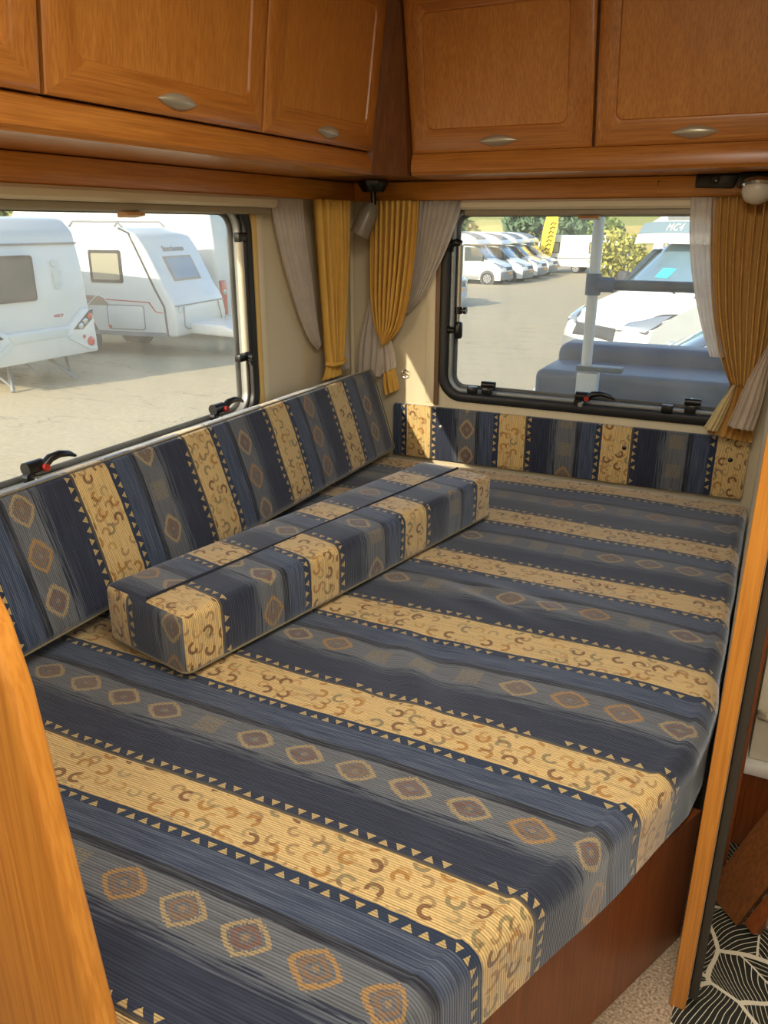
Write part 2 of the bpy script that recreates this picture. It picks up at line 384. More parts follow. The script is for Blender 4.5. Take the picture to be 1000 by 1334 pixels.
def carpet_mat():
    m, nt, b = new_mat('beige_carpet'); tc = nt.nodes.new('ShaderNodeTexCoord'); nz = nt.nodes.new('ShaderNodeTexNoise'); nz.inputs['Scale'].default_value = 180; nz.inputs['Detail'].default_value = 5
    nt.links.new(tc.outputs['Object'], nz.inputs[0]); cr = nt.nodes.new('ShaderNodeValToRGB'); nt.links.new(nz.outputs['Fac'], cr.inputs[0])
    cr.color_ramp.elements[0].position = 0.3; cr.color_ramp.elements[0].color = srgb(112, 92, 72); cr.color_ramp.elements[1].position = 0.7; cr.color_ramp.elements[1].color = srgb(196, 174, 146)
    nt.links.new(cr.outputs[0], b.inputs['Base Color']); b.inputs['Roughness'].default_value = 0.95
    bp = nt.nodes.new('ShaderNodeBump'); bp.inputs['Strength'].default_value = 0.6; bp.inputs['Distance'].default_value = 0.004; nt.links.new(nz.outputs['Fac'], bp.inputs['Height']); nt.links.new(bp.outputs[0], b.inputs['Normal'])
    return m
def leaf_mat():
    """black vinyl with pale overlapping leaf outlines and veins"""
    m, nt, b = new_mat('leaf_print_vinyl'); tc = nt.nodes.new('ShaderNodeTexCoord'); sp = nt.nodes.new('ShaderNodeSeparateXYZ'); nt.links.new(tc.outputs['Object'], sp.inputs[0])
    x = X(sp.outputs[0], nt); y = X(sp.outputs[1], nt)
    vo = nt.nodes.new('ShaderNodeTexVoronoi'); vo.voronoi_dimensions = '2D'; vo.inputs['Scale'].default_value = 1.0; vo.feature = 'F1'; vo.inputs['Randomness'].default_value = 0.85
    S = 7.0
    wx = x*S + (pnoise(nt, x*5, y*5, 1.0)-0.5)*0.5; wy = y*S*1.15 + (pnoise(nt, x*5, y*5, 7.0)-0.5)*0.5
    nt.links.new(vec(nt, wx, wy), vo.inputs['Vector'])
    ve = nt.nodes.new('ShaderNodeTexVoronoi'); ve.voronoi_dimensions = '2D'; ve.feature = 'DISTANCE_TO_EDGE'; ve.inputs['Scale'].default_value = 1.0; ve.inputs['Randomness'].default_value = 0.85
    nt.links.new(vec(nt, wx, wy), ve.inputs['Vector'])
    ps = nt.nodes.new('ShaderNodeSeparateXYZ'); nt.links.new(vo.outputs['Position'], ps.inputs[0])
    dx = wx-X(ps.outputs[0], nt); dy = wy-X(ps.outputs[1], nt)
    cs = nt.nodes.new('ShaderNodeSeparateXYZ'); nt.links.new(vo.outputs['Color'], cs.inputs[0])
    th = X(cs.outputs[0], nt)*6.283
    p = dx*th.cos()+dy*th.sin(); q = dy*th.cos()-dx*th.sin()
    edge = X(ve.outputs['Distance'], nt).lt(0.035)
    mid = q.ab().lt(0.014)
    vein = ((p*1.0 - q.ab()*0.9 - q*q*0.8)*8.5).fr().lt(0.13)
    msk = edge.mx(mid).mx(vein)
    col = mix(nt, msk, srgb(26, 32, 28), srgb(206, 198, 178))
    nt.links.new(col, b.inputs['Base Color']); b.inputs['Roughness'].default_value = 0.45
    return m
tag(box('floor', (-0.035, YF-0.035, -0.06), (RW+0.035, 0.035, 0.0), carpet_mat(), None, 0), 'beige carpeted caravan floor', 'floor', kind='structure')
box('vinyl_sheet', (XR+0.004, -1.95, 0.0005), (RW-0.002, -0.2, 0.004), leaf_mat(), bpy.data.objects['floor'], 0)
# partition at the right of the bed
wr = tag(box('wall_partition', (XR, -1.765, 0), (XR+0.028, -0.002, CEIL-0.002), WALL, None, 0), 'thin partition between bed and washroom with honey wood edge', 'wall', kind='structure')
box('edge_strip', (XR-0.003, -1.79, 0.0), (XR+0.026, -1.766, CEIL-0.002), wood('z', 'bright'), wr, 0.003)
box('rubber_seal', (XR+0.029, -1.775, 0.02), (XR+0.045, -1.735, 1.95), plain('grey_rubber_seal', (58, 54, 48), 0.6), wr, 0.004)
box('door_jamb', (XR+0.034, -1.42, 0.005), (XR+0.068, -1.30, 1.95), wood('z', 'red'), wr, 0.002)
# battens and trims on the walls
def struct(o, label=None): return tag(o, label, 'trim', kind='structure')
struct(box('trim_1', (0.0, -0.715, 0.50), (0.014, -0.69, 1.537), plain('pale_wood_batten', (222, 186, 112), 0.45), None, 0.003), 'pale wooden batten beside the side window')
struct(box('trim_2', (0.0, -0.685, 0.50), (0.008, -0.64, 1.537), CREAM_PL, None, 0.003), 'cream flat strip next to the pale wooden batten')
struct(box('trim_3', (0.352, -0.009, 0.745), (0.392, -0.0005, 1.50), CREAM_PL, None, 0.003), 'cream flat strip left of the rear window')
struct(box('trim_4', (0.393, -0.014, 0.737), (0.413, -0.0005, 1.50), plain('taupe_batten', (120, 92, 66), 0.5), None, 0.003), 'narrow taupe batten left of the rear window')
struct(tube('trim_5', [(0.012, -0.012, 0.5), (0.012, -0.012, 1.537)], 0.010, CREAM_PL, None, 8), 'cream quarter round bead in the wall corner')
# wooden pelmets under the cabinets
struct(box('trim_6', (0.001, YF+0.01, 1.537), (0.04, -0.001, 1.605), wood('y', 'bright'), None, 0.004), 'honey wood pelmet strip above the side window')
struct(box('trim_7', (0.041, -0.04, 1.537), (RW-0.002, -0.001, 1.605), wood('x', 'bright'), None, 0.004), 'honey wood pelmet strip above the rear window')

# ------------------------------------------------------------------ windows
def window(name, axis, a0, a1, z0, z1, sgn, rad, label):
    """axis 'x': side wall (plane x=0), opening along y ; 'y': rear wall. sgn = inward direction sign"""
    pl = rrect(a0, a1, z0, z1, rad, 10); n = len(pl)
    def ins(d): return rrect(a0+d, a1-d, z0+d, z1-d, max(rad-d, 0.01), 10)
    fr = tag(bm_obj(name, ring_bm(ins(-0.014), ins(0.022), 0.016*sgn, -0.026*sgn, axis, 0.006), BLACK, None, True, 50), label, 'window', kind='structure')
    bm_obj('inner_seal', ring_bm(ins(0.022), ins(0.036), -0.004*sgn, -0.03*sgn, axis, 0.003), plain('grey_window_seal', (148, 150, 148), 0.35, metal=0.3), fr, True, 50)
    bm_obj('outer_seal', ring_bm(ins(0.014), ins(0.050), -0.036*sgn, -0.042*sgn, axis, 0.002), BLACK, fr, True, 50)
    prism('pane', ins(0.012), -0.0305*sgn, -0.0345*sgn, axis, GLASS, fr)
    return fr
W1 = window('window_1', 'x', *LW, 1, 0.10, 'wide side window with black rubber frame and dusty acrylic pane')
W2 = window('window_2', 'y', *BW, -1, 0.09, 'rear window with black rubber frame above the fabric panel')
def P_left(y, z, d): return Vector((d, y, z))
def P_back(x, z, d): return Vector((x, -d, z))
def latch(W, P, a, z, s=1, red=True):
    """window handle: base, drum and curved lever pointing along +a"""
    def q(da, dz, d): return P(a+da*s, z+dz, d)
    b = tube('latch', [q(-0.012, -0.024, 0.012), q(-0.012, -0.024, 0.03)], 0.016, BLACKP, W, 10)
    tube('latch_drum', [q(-0.022, 0.0, 0.022), q(0.028, 0.0, 0.022)], [0.017, 0.017], BLACKP, b, 12)
    tube('latch_lever', [q(0.024, -0.004, 0.03), q(0.045, 0.014, 0.036), q(0.075, 0.018, 0.038), q(0.105, 0.012, 0.038), q(0.128, 0.0, 0.036)], [0.013, 0.012, 0.010, 0.008, 0.004], BLACKP, b, 8)
    if red: tube('latch_button', [q(0.024, -0.004, 0.036), q(0.024, -0.004, 0.048)], 0.010, REDP, b, 10)
    tube('latch_catch', [q(0.0, -0.03, 0.012), q(0.0, -0.03, 0.04)], 0.009, ALU, b, 8)
    return b
latch(W1, P_left, -1.735, 0.878); latch(W1, P_left, -0.985, 0.878)
box('added_shade_rail', (-0.080, LW[0]-0.02, 1.488), (-0.043, LW[1]+0.02, 1.56), ALU, W1, 0.004)  # unseen rail added outside to cut the sun patch's upper edge
latch(W2, P_back, 1.01, 0.832, 1)
def catch(W, P, a, z, arm=True):
    c0 = P(a, z, 0.0); lo = Vector((min(P(a-0.02, z-0.02, 0.004)[i], P(a+0.02, z+0.008, 0.03)[i]) for i in range(3))); hi = Vector((max(P(a-0.02, z-0.02, 0.004)[i], P(a+0.02, z+0.008, 0.03)[i]) for i in range(3)))
    b = box('catch', lo, hi, BLACKP, W, 0.004)
    if arm:
        tube('catch_bar', [P(a-0.022, z+0.02, 0.02), P(a+0.034, z+0.02, 0.02)], 0.013, BLACKP, b, 10)
        tube('catch_pin', [P(a, z-0.01, 0.02), P(a, z+0.034, 0.02)], 0.006, ALU, b, 8)
catch(W2, P_back, 0.565, 0.822, False); catch(W2, P_back, 0.628, 0.824); catch(W2, P_back, 1.325, 0.82, False); catch(W2, P_back, 1.405, 0.826)
def stay(W, P, a, z0, z1, s):
    t = tube('stay', [P(a, z1, 0.012), P(a, z0, 0.012)], 0.011, ALU, W, 10)
    tube('stay_bracket', [P(a-0.048*s, z1-0.02, 0.004), P(a-0.04*s, z1+0.004, 0.01), P(a-0.012*s, z1+0.012, 0.014), P(a+0.004*s, z1+0.004, 0.012)], [0.016, 0.016, 0.015, 0.013], BLACKP, t, 8)
    tube('stay_collar', [P(a, z0+0.008, 0.012), P(a, z0-0.02, 0.012)], 0.016, BLACKP, t, 10)
    tube('stay_knob', [P(a, z0-0.006, 0.014), P(a+0.022*s, z0-0.006, 0.014), P(a+0.023*s, z0-0.006, 0.014), P(a+0.034*s, z0-0.006, 0.014)], [0.007, 0.007, 0.014, 0.014], BLACKP, t, 10)
    tube('stay_rod', [P(a, z0-0.02, 0.012), P(a, z0-0.06, 0.012)], 0.007, ALU, t, 8)
    tube('stay_grip', [P(a+0.003*s, z0-0.05, 0.014), P(a+0.003*s, z0-0.058, 0.014), P(a+0.003*s, z0-0.108, 0.014), P(a+0.003*s, z0-0.116, 0.014)], [0.012, 0.017, 0.017, 0.012], BLACKP, t, 10)
    tube('stay_foot', [P(a-0.044*s, z0-0.085, 0.008), P(a-0.012*s, z0-0.085, 0.012)], 0.013, BLACKP, t, 8)
stay(W2, P_back, 0.492, 1.135, 1.375, 1)
st = tube('stay', [(0.018, -0.80, 1.40), (0.018, -0.80, 1.04)], 0.012, plain('cream_tube', (200, 192, 172), 0.35), W1, 10)
box('stay_bracket', (0.006, -0.815, 1.395), (0.03, -0.765, 1.425), BLACKP, st, 0.004)
box('stay_foot', (0.006, -0.85, 1.01), (0.03, -0.765, 1.035), BLACKP, st, 0.004)
tube('stay_knob', [(0.03, -0.80, 1.022), (0.05, -0.80, 1.022)], 0.012, BLACKP, st, 10)
tube('stay_guide', [(0.014, -0.765, 1.42), (0.014, -0.765, 0.99)], 0.010, BLACK, st, 8)
# roller blinds
def blind(name, axis, a0, a1, sgn, label, tab):
    r = empty(name, (0, (a0+a1)/2, 1.48) if axis == 'x' else ((a0+a1)/2, 0, 1.48))
    prof = [(0.003, 1.5365), (0.052, 1.5365), (0.060, 1.528), (0.060, 1.512), (0.050, 1.503), (0.003, 1.503)]
    prof2 = [(0.006, 1.5025), (0.040, 1.5025), (0.042, 1.486), (0.036, 1.481), (0.006, 1.481)]
    def pr(nm, P, m, b0, b1, par):
        if axis == 'x': o = prism(nm, P, b0, b1, 'y', m)
        else: o = bm_obj(nm, prism_bm([(-p, q) for p, q in P], b0, b1, 'x', 0.0), m, None, True, 35)
        return adopt(o, par)
    pr('cassette', prof, CREAM_PL, a0, a1, r); pr('pull_rail', prof2, GREYBAR, a0+0.01, a1-0.01, r)
    tp = [(0.02, 1.4805), (0.05, 1.4805), (0.056, 1.472), (0.02, 1.466)]
    pr('pull_tab', tp, plain('tan_plastic', (176, 128, 76), 0.4), tab-0.035, tab+0.035, r)
    return tag(r, label, 'blind')
blind('roller_blind', 'x', -2.3, -0.632, 1, 'cream roller blind cassette above the wide side window', -1.31)
blind('roller_blind', 'y', 0.506, 1.40, -1, 'cream roller blind cassette above the rear window', 0.985)

# ------------------------------------------------------------------ overhead cabinets
def almond(name, mw, L, H, D, mat, parent):
    n, m = 22, 8; V = []; Fc = []
    for i in range(n+1):
        s = -1+2*i/n; hh = H/2*(1-abs(s)**1.9)+0.0006
        for j in range(m+1):
            t = -1+2*j/m
            V.append(mw @ Vector((s*L/2, t*hh, D*(1-abs(s)**2.4)*(1-t*t*0.75)*(0.75+0.25*t)+0.002)))
    for i in range(n):
        for j in range(m): a = i*(m+1)+j; Fc.append((a, a+m+1, a+m+2, a+1))
    k = len(V)
    for i in range(n+1):
        for j in (0, m):
            pt = V[i*(m+1)+j]; V.append(pt - mw.to_3x3() @ Vector((0, 0, 0.014)))
    for i in range(n):
        Fc.append((i*(m+1), k+2*i, k+2*i+2, (i+1)*(m+1))); Fc.append((i*(m+1)+m, (i+1)*(m+1)+m, k+2*i+3, k+2*i+1))
    return mesh_obj(name, V, Fc, mat, parent, True)
def door(mw, wd, ht, sl, sr, sb, stp, gx, gst, grl, hx, parent):
    """framed door in local x (width), y (height), z out. handle centre at hx"""
    T = 0.022; bm = bmesh.new()
    o = [(0, 0), (wd, 0), (wd, ht), (0, ht)]; ic = rrect(sl, wd-sr, sb, ht-stp, 0.022, 4)
    i4 = ic
    # outer loop sampled to match inner loop by corner
    n = len(ic)//4; oc = [(wd, ht)]*n + [(0, ht)]*n + [(0, 0)]*n + [(wd, 0)]*n
    rings = []
    def shrink(p, d): return (min(max(p[0], d), wd-d), min(max(p[1], d), ht-d))
    lv = [(oc, 0.0, 0.0), (oc, 0.0, T-0.008), (oc, 0.007, T-0.002), (oc, 0.016, T)]
    loops = []
    for lp, d, z in lv: loops.append([Vector((*shrink(p, d), z)) for p in lp])
    for d, z in ((-0.006, T), (0.0, T-0.002), (0.004, T-0.009)):
        loops.append([Vector((p[0]+(d if p[0] < wd/2 else -d), p[1]+(d if p[1] < ht/2 else -d), z)) for p in ic])
    for lp in loops: rings.append([bm.verts.new(mw @ v) for v in lp])
    m = len(ic)
    for A, B in zip(rings, rings[1:]):
        for k in range(m):
            fc = bm.faces.new((A[k], A[(k+1) % m], B[(k+1) % m], B[k])); fc.material_index = 1 if (k % n == n-1 and k//n in (0, 2)) else 0
    bm.faces.new(rings[0][::-1])
    bmesh.ops.remove_doubles(bm, verts=bm.verts, dist=1e-5)
    d = bm_obj('door', bm, gst, None, True, 30); d.data.materials.append(grl); adopt(d, parent)
    pn = box_bm((sl-0.004, sb-0.004, 0.006), (wd-sr+0.004, ht-stp+0.004, T-0.007), 0.0)
    bmesh.ops.transform(pn, matrix=mw, verts=pn.verts); bm_obj('door_panel', pn, gx, d)
    if hx is not None:
        h = almond('handle', mw @ Matrix.Translation((hx, 0.032, T)), 0.135, 0.034, 0.020, NICKEL, d); h['label'] = 'brushed nickel almond shaped handle'
    return d
TL, TR = math.atan2(0.037, 0.29), math.atan2(0.088, 0.43)   # doors lean into the room at the top
ZD = 1.683; HD = 0.47
cabL = empty('overhead_cabinet', (0.2, -1.45, ZD)); tag(cabL, 'honey wood overhead cabinet with panelled doors above the side window', 'cabinet')
cabR = empty('overhead_cabinet', (1.1, -0.2, ZD)); tag(cabR, 'honey wood overhead cabinet with two panelled doors above the rear window', 'cabinet')
# left: local x along -Y?  viewed from the room, x runs towards the rear wall (+Y)
def mwL(y0): return frame_mw((0.314, y0, ZD), (0, 1, 0), (math.sin(TL), 0, math.cos(TL)))
def mwR(x0): return frame_mw((x0, -0.300, ZD), (1, 0, 0), (0, -math.sin(TR), math.cos(TR)))
for y0, y1, hy in ((-2.55, -1.838, -2.19), (-1.828, -1.109, -1.455), (-1.099, -0.452, -0.760)):
    door(mwL(y0), y1-y0, HD, 0.078, 0.066, 0.072, 0.06, wood('z', 'panel'), wood('z', 'honey'), wood('y', 'honey'), hy-y0, cabL)
for x0, x1, hx in ((0.418, 1.034, 0.727), (1.044, 1.652, 1.337)):
    door(mwR(x0), x1-x0, HD, 0.060, 0.078, 0.072, 0.06, wood('z', 'panel'), wood('z', 'honey'), wood('x', 'honey'), hx-x0, cabR)
# carcass + bulging lower rail
def lower_rail(f):
    return [f(0.02, 1.607), (f(0.300, 1.607)), f(0.318, 1.611), f(0.327, 1.622), f(0.328, 1.640), f(0.322, 1.664), f(0.312, 1.679), f(0.30, 1.682), f(0.02, 1.682)]
adopt(prism('lower_rail', lower_rail(lambda a, z: (a, z)), -2.6, -0.452, 'y', wood('y', 'honey'), None), cabL)
adopt(prism('lower_rail', lower_rail(lambda a, z: (-a, z)), 0.418, 1.652, 'x', wood('x', 'honey'), None), cabR)
adopt(prism('carcass', [(0.002, 1.683), (0.305, 1.683), (0.305+HD*math.sin(TL), 1.683+HD), (0.002, 1.683+HD)], -2.6, -0.452, 'y', wood('y', 'dark'), None), cabL)
adopt(prism('carcass', [(-0.002, 1.683), (-0.29, 1.683), (-0.29-HD*math.sin(TR), 1.683+HD), (-0.002, 1.683+HD)], 0.418, 1.652, 'x', wood('x', 'dark'), None), cabR)
# corner unit between the two cabinets
cc = bmesh.new()
lowp = [(0.02, -0.02), (0.02, -0.448), (0.300, -0.448), (0.322, -0.440), (0.405, -0.326), (0.414, -0.29), (0.414, -0.02)]
upp = [(0.02, -0.02), (0.02, -0.448), (0.345, -0.448), (0.366, -0.446), (0.406, -0.402), (0.414, -0.38), (0.414, -0.02)]
va = [cc.verts.new((x, y, 1.609)) for x, y in lowp]; vb = [cc.verts.new((x, y, 2.17)) for x, y in upp]
cc.faces.new(va); cc.faces.new(vb[::-1])
for i in range(7): cc.faces.new((va[i], vb[i], vb[(i+1) % 7], va[(i+1) % 7]))
tag(bm_obj('corner_cabinet', cc, wood('z', 'dark', True)), 'dark wood corner infill between the two overhead cabinets', 'cabinet')

# ------------------------------------------------------------------ bed
CREAM_FAR = [(-2.95, -2.0), (-2.548, -1.0), (-2.147, 0.0), (-1.751, 1.0), (-1.342, 2.0), (-0.933, 3.0), (-0.514, 4.0), (-0.050, 5.0), (0.4, 6.0)]
def v_of_y(y):
    for (a, ka), (b, kb) in zip(CREAM_FAR, CREAM_FAR[1:]):
        if y <= b: return ka+(kb-ka)*(y-a)/(b-a)+0.265
    return 6.3
def right_edge(y):
    if y > -1.36: return 1.650
    pts = [(-1.36, 1.650), (-1.55, 1.648), (-1.66, 1.630), (-1.80, 1.582), (-2.02, 1.502), (-2.26, 1.402), (-2.60, 1.262)]
    for (a, xa), (b, xb) in zip(pts, pts[1:]):
        if y >= b: return xa+(xb-xa)*(y-a)/(b-a)
    return pts[-1][1]
def mattress():
    ZT, ZB, RR = 0.500, 0.352, 0.045; Y0, Y1 = -2.565, -0.034; XL = 0.018
    NY, NX = 170, 70; rows = []; uvs = []; V = []
    # profile across (from left bottom, over the top, down the right side), same along y ends
    def prof(L):
        """list of (pos 0..L, drop) with rounded ends"""
        out = []
        for k in range(4): out.append((0.0, ZT-ZB-(ZT-ZB-RR)*k/4))
        for k in range(6):
            a = math.pi/2*k/6; out.append((RR-RR*math.cos(a), RR-RR*math.sin(a)))
        return out
    ends = prof(1)
    ys = []
    for (p_, d) in ends: ys.append((Y0+p_, d))
    for i in range(NY+1): ys.append((Y0+RR+(Y1-Y0-2*RR)*i/NY, 0.0))
    for (p_, d) in ends[::-1]: ys.append((Y1-p_, d))
    for (y, dy) in ys:
        xr = right_edge(y); row = []
        cs = [(XL+p_, d) for p_, d in ends] + [(XL+RR+(xr-XL-2*RR)*i/NX, 0.0) for i in range(NX+1)] + [(xr-p_, d) for p_, d in ends[::-1]]
        for (x, dx) in cs:
            z = ZT - max(dx, dy)
            if dx == 0 and dy == 0:
                ed = min(1, (xr-x)/0.25)
                z += 0.006*noise.noise(Vector((x*3.1, y*4.0, 0)))
                z += 0.009*math.exp(-((x-0.98+0.25*(y+1.5))**2)/0.02-((y+1.62)**2)/0.02)*math.sin(38*(x+0.6*y))
                z += 0.006*math.exp(-((x-1.08)**2)/0.05-((y+1.18)**2)/0.006)*math.sin(60*(y+0.4*x))
                z += 0.004*math.sin(11*y+2*x)*max(0, 1-abs(x-1.0)/0.7)
                z -= 0.010*(1-ed)**2
            elif dx > 0 and dy == 0:
                x += 0.006*noise.noise(Vector((y*6, z*9, 3.0)))*(1 if x > 1 else 0)
            V.append((x, y, z)); su = x+(dx if x > 0.8 else -dx)
            uvs.append((su, v_of_y(y) + (0.035*noise.noise(Vector((x*1.8, y*2.0, 5)))) + (-dy*2.4 if y < -1 else dy*2.4)))
        rows.append(len(cs))
    nc = rows[0]; Fc = []
    for i in range(len(ys)-1):
        for j in range(nc-1):
            a = i*nc+j; Fc.append((a, a+1, a+nc+1, a+nc))
    k = len(V)
    return mesh_obj('mattress', V, Fc, FABRIC, None, True, uvs)
tag(mattress(), 'striped navy and cream upholstered bed mattress with angled foot side', 'mattress')
def cushion_mesh(name, L, Wd, H, r, v0, vdir, per, parent=None, puff=0.008, seamx=None, seed=0.0, nl=60, endv=0.0, halfshift=0.0):
    """rounded box: long axis local Y (0..L), width X, height Z (0..H). stripes across the length."""
    hx, hy, hz = Wd/2, L/2, H/2
    def axis(h, n):
        e = [-h, -h+r*0.12, -h+r*0.35, -h+r*0.65, -h+r]; mid = [-(h-r)+2*(h-r)*i/n for i in range(1, n)]
        return e+mid+[-x for x in e[::-1]]
    ax = [axis(hx, 8), axis(hy, nl), axis(hz, 6)]
    if seamx is not None: ax[0] = sorted(ax[0]+[seamx-0.0006, seamx+0.0006])
    V = []; Fc = []; UV = []
    for d in range(3):
        for sg in (-1, 1):
            a, b = [(1, 2), (0, 2), (0, 1)][d]
            A, B = ax[a], ax[b]; base = len(V)
            for p_ in A:
                for q in B:
                    c = [0, 0, 0]; c[a] = p_; c[b] = q; c[d] = sg*[hx, hy, hz][d]
                    pt = Vector(c); inn = Vector((max(-(hx-r), min(hx-r, c[0])), max(-(hy-r), min(hy-r, c[1])), max(-(hz-r), min(hz-r, c[2]))))
                    dv = pt-inn; pos = inn+dv.normalized()*r
                    bl = (1-(p_/[hx, hy, hz][a])**2)*(1-(q/[hx, hy, hz][b])**2)
                    pos[d] += sg*(puff*min(1, bl*1.6) + 0.004*bl*noise.noise(Vector((c[0]*7, c[1]*7+seed, c[2]*7))))
                    V.append((pos.x, pos.y+hy, pos.z+hz))
                    y = c[1]+hy
                    if d == 0: UV.append((c[2]+3*sg+seed, v0+vdir*y/per))
                    elif d == 2: UV.append((c[0]+1.3*sg+seed, v0+vdir*y/per+(halfshift if seamx is not None and c[0] < seamx else 0.0)))
                    else: UV.append((c[2]+0.7+seed, endv+(c[0]-hx)/per))
            m = len(B)
            for i in range(len(A)-1):
                for j in range(m-1):
                    q0 = base+i*m+j; f = (q0, q0+m, q0+m+1, q0+1)
                    Fc.append(f if (sg > 0) == (d != 1) else f[::-1])
    o = mesh_obj(name, V, Fc, FABRIC, parent, True, UV)
    return o
def place(o, mw):
    o.data.transform(mw); return o
# bolster on the bed
BW_, BL_, BH_ = 0.284, 1.30, 0.150
ang = math.atan2(0.262, 1.25)
ey = Vector((math.sin(ang), math.cos(ang), 0)); ex = Vector((math.cos(ang), -math.sin(ang), 0))
mwb = frame_mw((0.453, -1.858, 0.5095), ex, ey)
bol = cushion_mesh('bolster', BL_, BW_, BH_, 0.018, 0.0, 1, 0.402, None, 0.004, 0.012, 2.0, 60, 0.75, 0.42)
place(bol, mwb); tag(bol, 'long square striped bolster cushion lying on the mattress', 'cushion')
DK = plain('navy_piping', (26, 30, 44), 0.8)
box_seam = tube('seam', [mwb @ Vector((0.012, y, BH_+0.0035)) for y in [0.01+i*(BL_-0.02)/40 for i in range(41)]], 0.0035, DK, bol, 6)
PIPE = plain('dull_piping', (126, 116, 92), 0.8)
def rloop(w, l, r, n=6):
    return rrect(-w/2, w/2, 0, l, r, n)
tube('piping', [mwb @ Vector((x, y, 0.010)) for x, y in rloop(BW_+0.002, BL_+0.002, 0.02)], 0.0026, PIPE, bol, 6, True)
# backrest leaning against the side window
TH = math.radians(18.2); BKL = 2.035
exb = Vector((math.cos(TH), 0, math.sin(TH))); ezb = Vector((-math.sin(TH), 0, math.cos(TH)))
mwk = Matrix((exb, Vector((0, 1, 0)), ezb)).transposed().to_4x4(); mwk.translation = Vector((0.129+0.0675*math.cos(TH), -2.125, 0.508+0.0675*math.sin(TH)))
bk = cushion_mesh('backrest_cushion', BKL, 0.135, 0.350, 0.022, 4.21, -1, 0.418, None, 0.006, None, 5.0, 90)
place(bk, mwk); tag(bk, 'long striped backrest cushion leaning against the side window', 'cushion')
for (xx, col_) in ((0.0655, PIPE), (-0.0655, DK)):
    tube('piping', [mwk @ Vector((xx, y, z)) for y, z in rrect(0.002, BKL-0.002, 0.002, 0.348, 0.022, 6)], 0.0026, col_, bk, 6, True)
# fabric panel on the rear wall
hp = prism('headboard_panel', rrect(0.215, 1.622, 0.505, 0.731, 0.008, 3), -0.030, -0.002, 'y', FABRIC, None, 0.006)
ul = hp.data.uv_layers.new(name='UVMap')
for l in hp.data.loops:
    c = hp.data.vertices[l.vertex_index].co; ul.data[l.index].uv = (c.z+0.3, (c.x-0.280)/0.411)
tag(hp, 'striped fabric panel screwed to the wall below the rear window', 'panel')
for x, c in ((0.436, ALU), (0.814, BLACKP), (1.19, BLACKP), (1.564, BLACKP)):
    lathe('screw_cap', [(0.0085, 0.0), (0.008, 0.004), (0.004, 0.0065), (0, 0.007)], (x, -0.030, 0.651), (0, -1, 0), c, hp, 12)
# bed base
bb = empty('bed_base', (0.9, -1.3, 0.0)); tag(bb, 'brown wooden bed base box below the striped mattress', 'bed base')
def bx_(y): return right_edge(y)-0.012
fl_ = [(1.652, -1.612), (1.525, -1.892), (1.395, -2.178), (1.238, -2.523)]
fp = fl_+[(x-0.022, y+0.002) for x, y in fl_[::-1]]
adopt(prism('front_panel', fp, 0.004, 0.338, 'z', wood('z', 'red'), None), bb)
adopt(prism('top_board', [(0.004, -0.036), (1.63, -0.036), (1.628, -1.61)]+[(x-0.030, y) for x, y in fl_[1:]]+[(0.004, -2.523)], 0.339, 0.3515, 'z', wood('x', 'panel'), None), bb)
adopt(box('end_panel', (0.004, -2.536, 0.004), (1.212, -2.522, 0.338), wood('x', 'red'), None), bb)

# wooden end panel at the foot of the bed
pe = [(0.845, 0.004), (1.115, 0.004), (1.092, 0.30), (1.072, 0.55), (1.052, 0.74), (1.036, 0.90), (1.026, 1.00), (1.010, 1.075), (0.985, 1.13), (0.945, 1.17), (0.88, 1.19), (0.80, 1.19), (0.84, 0.6)]
pe = [(x-0.016, z) for x, z in pe]
tag(prism('end_panel', pe, -2.612, -2.578, 'y', wood('z', 'bright'), None, 0.010, 3), 'honey wood end panel with curved edge at the foot of the bed', 'panel')

# ------------------------------------------------------------------ curtains
def curtain(name, P, left, right, npl, amp, mat, d0, parent=None, nz=46, nu=None, phase=0.0, ragged=0.0):
    """left/right : lists of (a, z) from top to bottom with equal length"""
    nu = nu or npl*8; V = []; Fc = []
    def samp(lst, t):
        s = t*(len(lst)-1); i = min(int(s), len(lst)-2); f = s-i
        # catmull
        p0, p1, p2, p3 = lst[max(i-1, 0)], lst[i], lst[i+1], lst[min(i+2, len(lst)-1)]
        return [0.5*((2*p1[k])+(-p0[k]+p2[k])*f+(2*p0[k]-5*p1[k]+4*p2[k]-p3[k])*f*f+(-p0[k]+3*p1[k]-3*p2[k]+p3[k])*f**3) for k in range(2)]
    for i in range(nz+1):
        t = i/nz; A = samp(left, t); B = samp(right, t); wdt = abs(B[0]-A[0])
        for j in range(nu+1):
            u = j/nu; ph = 2*math.pi*npl*u+phase+0.8*math.sin(3*u+2*t)+2.2*noise.noise(Vector((u*2.6, t*0.8, phase*3.1)))
            am = amp*(0.75+0.5*noise.noise(Vector((u*npl*0.6, t*1.5, phase))))*min(1, 0.45+0.55*wdt/0.18)
            a = A[0]+(B[0]-A[0])*u + 0.35*amp*math.cos(ph)*min(1, wdt/0.15)
            z = A[1]+(B[1]-A[1])*u + (ragged*math.sin(ph)*t if ragged else 0)
            V.append(P(a, z, d0+am*math.sin(ph)+0.012*math.sin(math.pi*u)))
    for i in range(nz):
        for j in range(nu): a = i*(nu+1)+j; Fc.append((a, a+1, a+nu+2, a+nu+1))
    o = mesh_obj(name, V, Fc, mat, parent, True)
    md = o.modifiers.new('thickness', 'SOLIDIFY'); md.thickness = 0.0012
    return o
def part_curtain(*a, **k): return curtain(*a, **k)
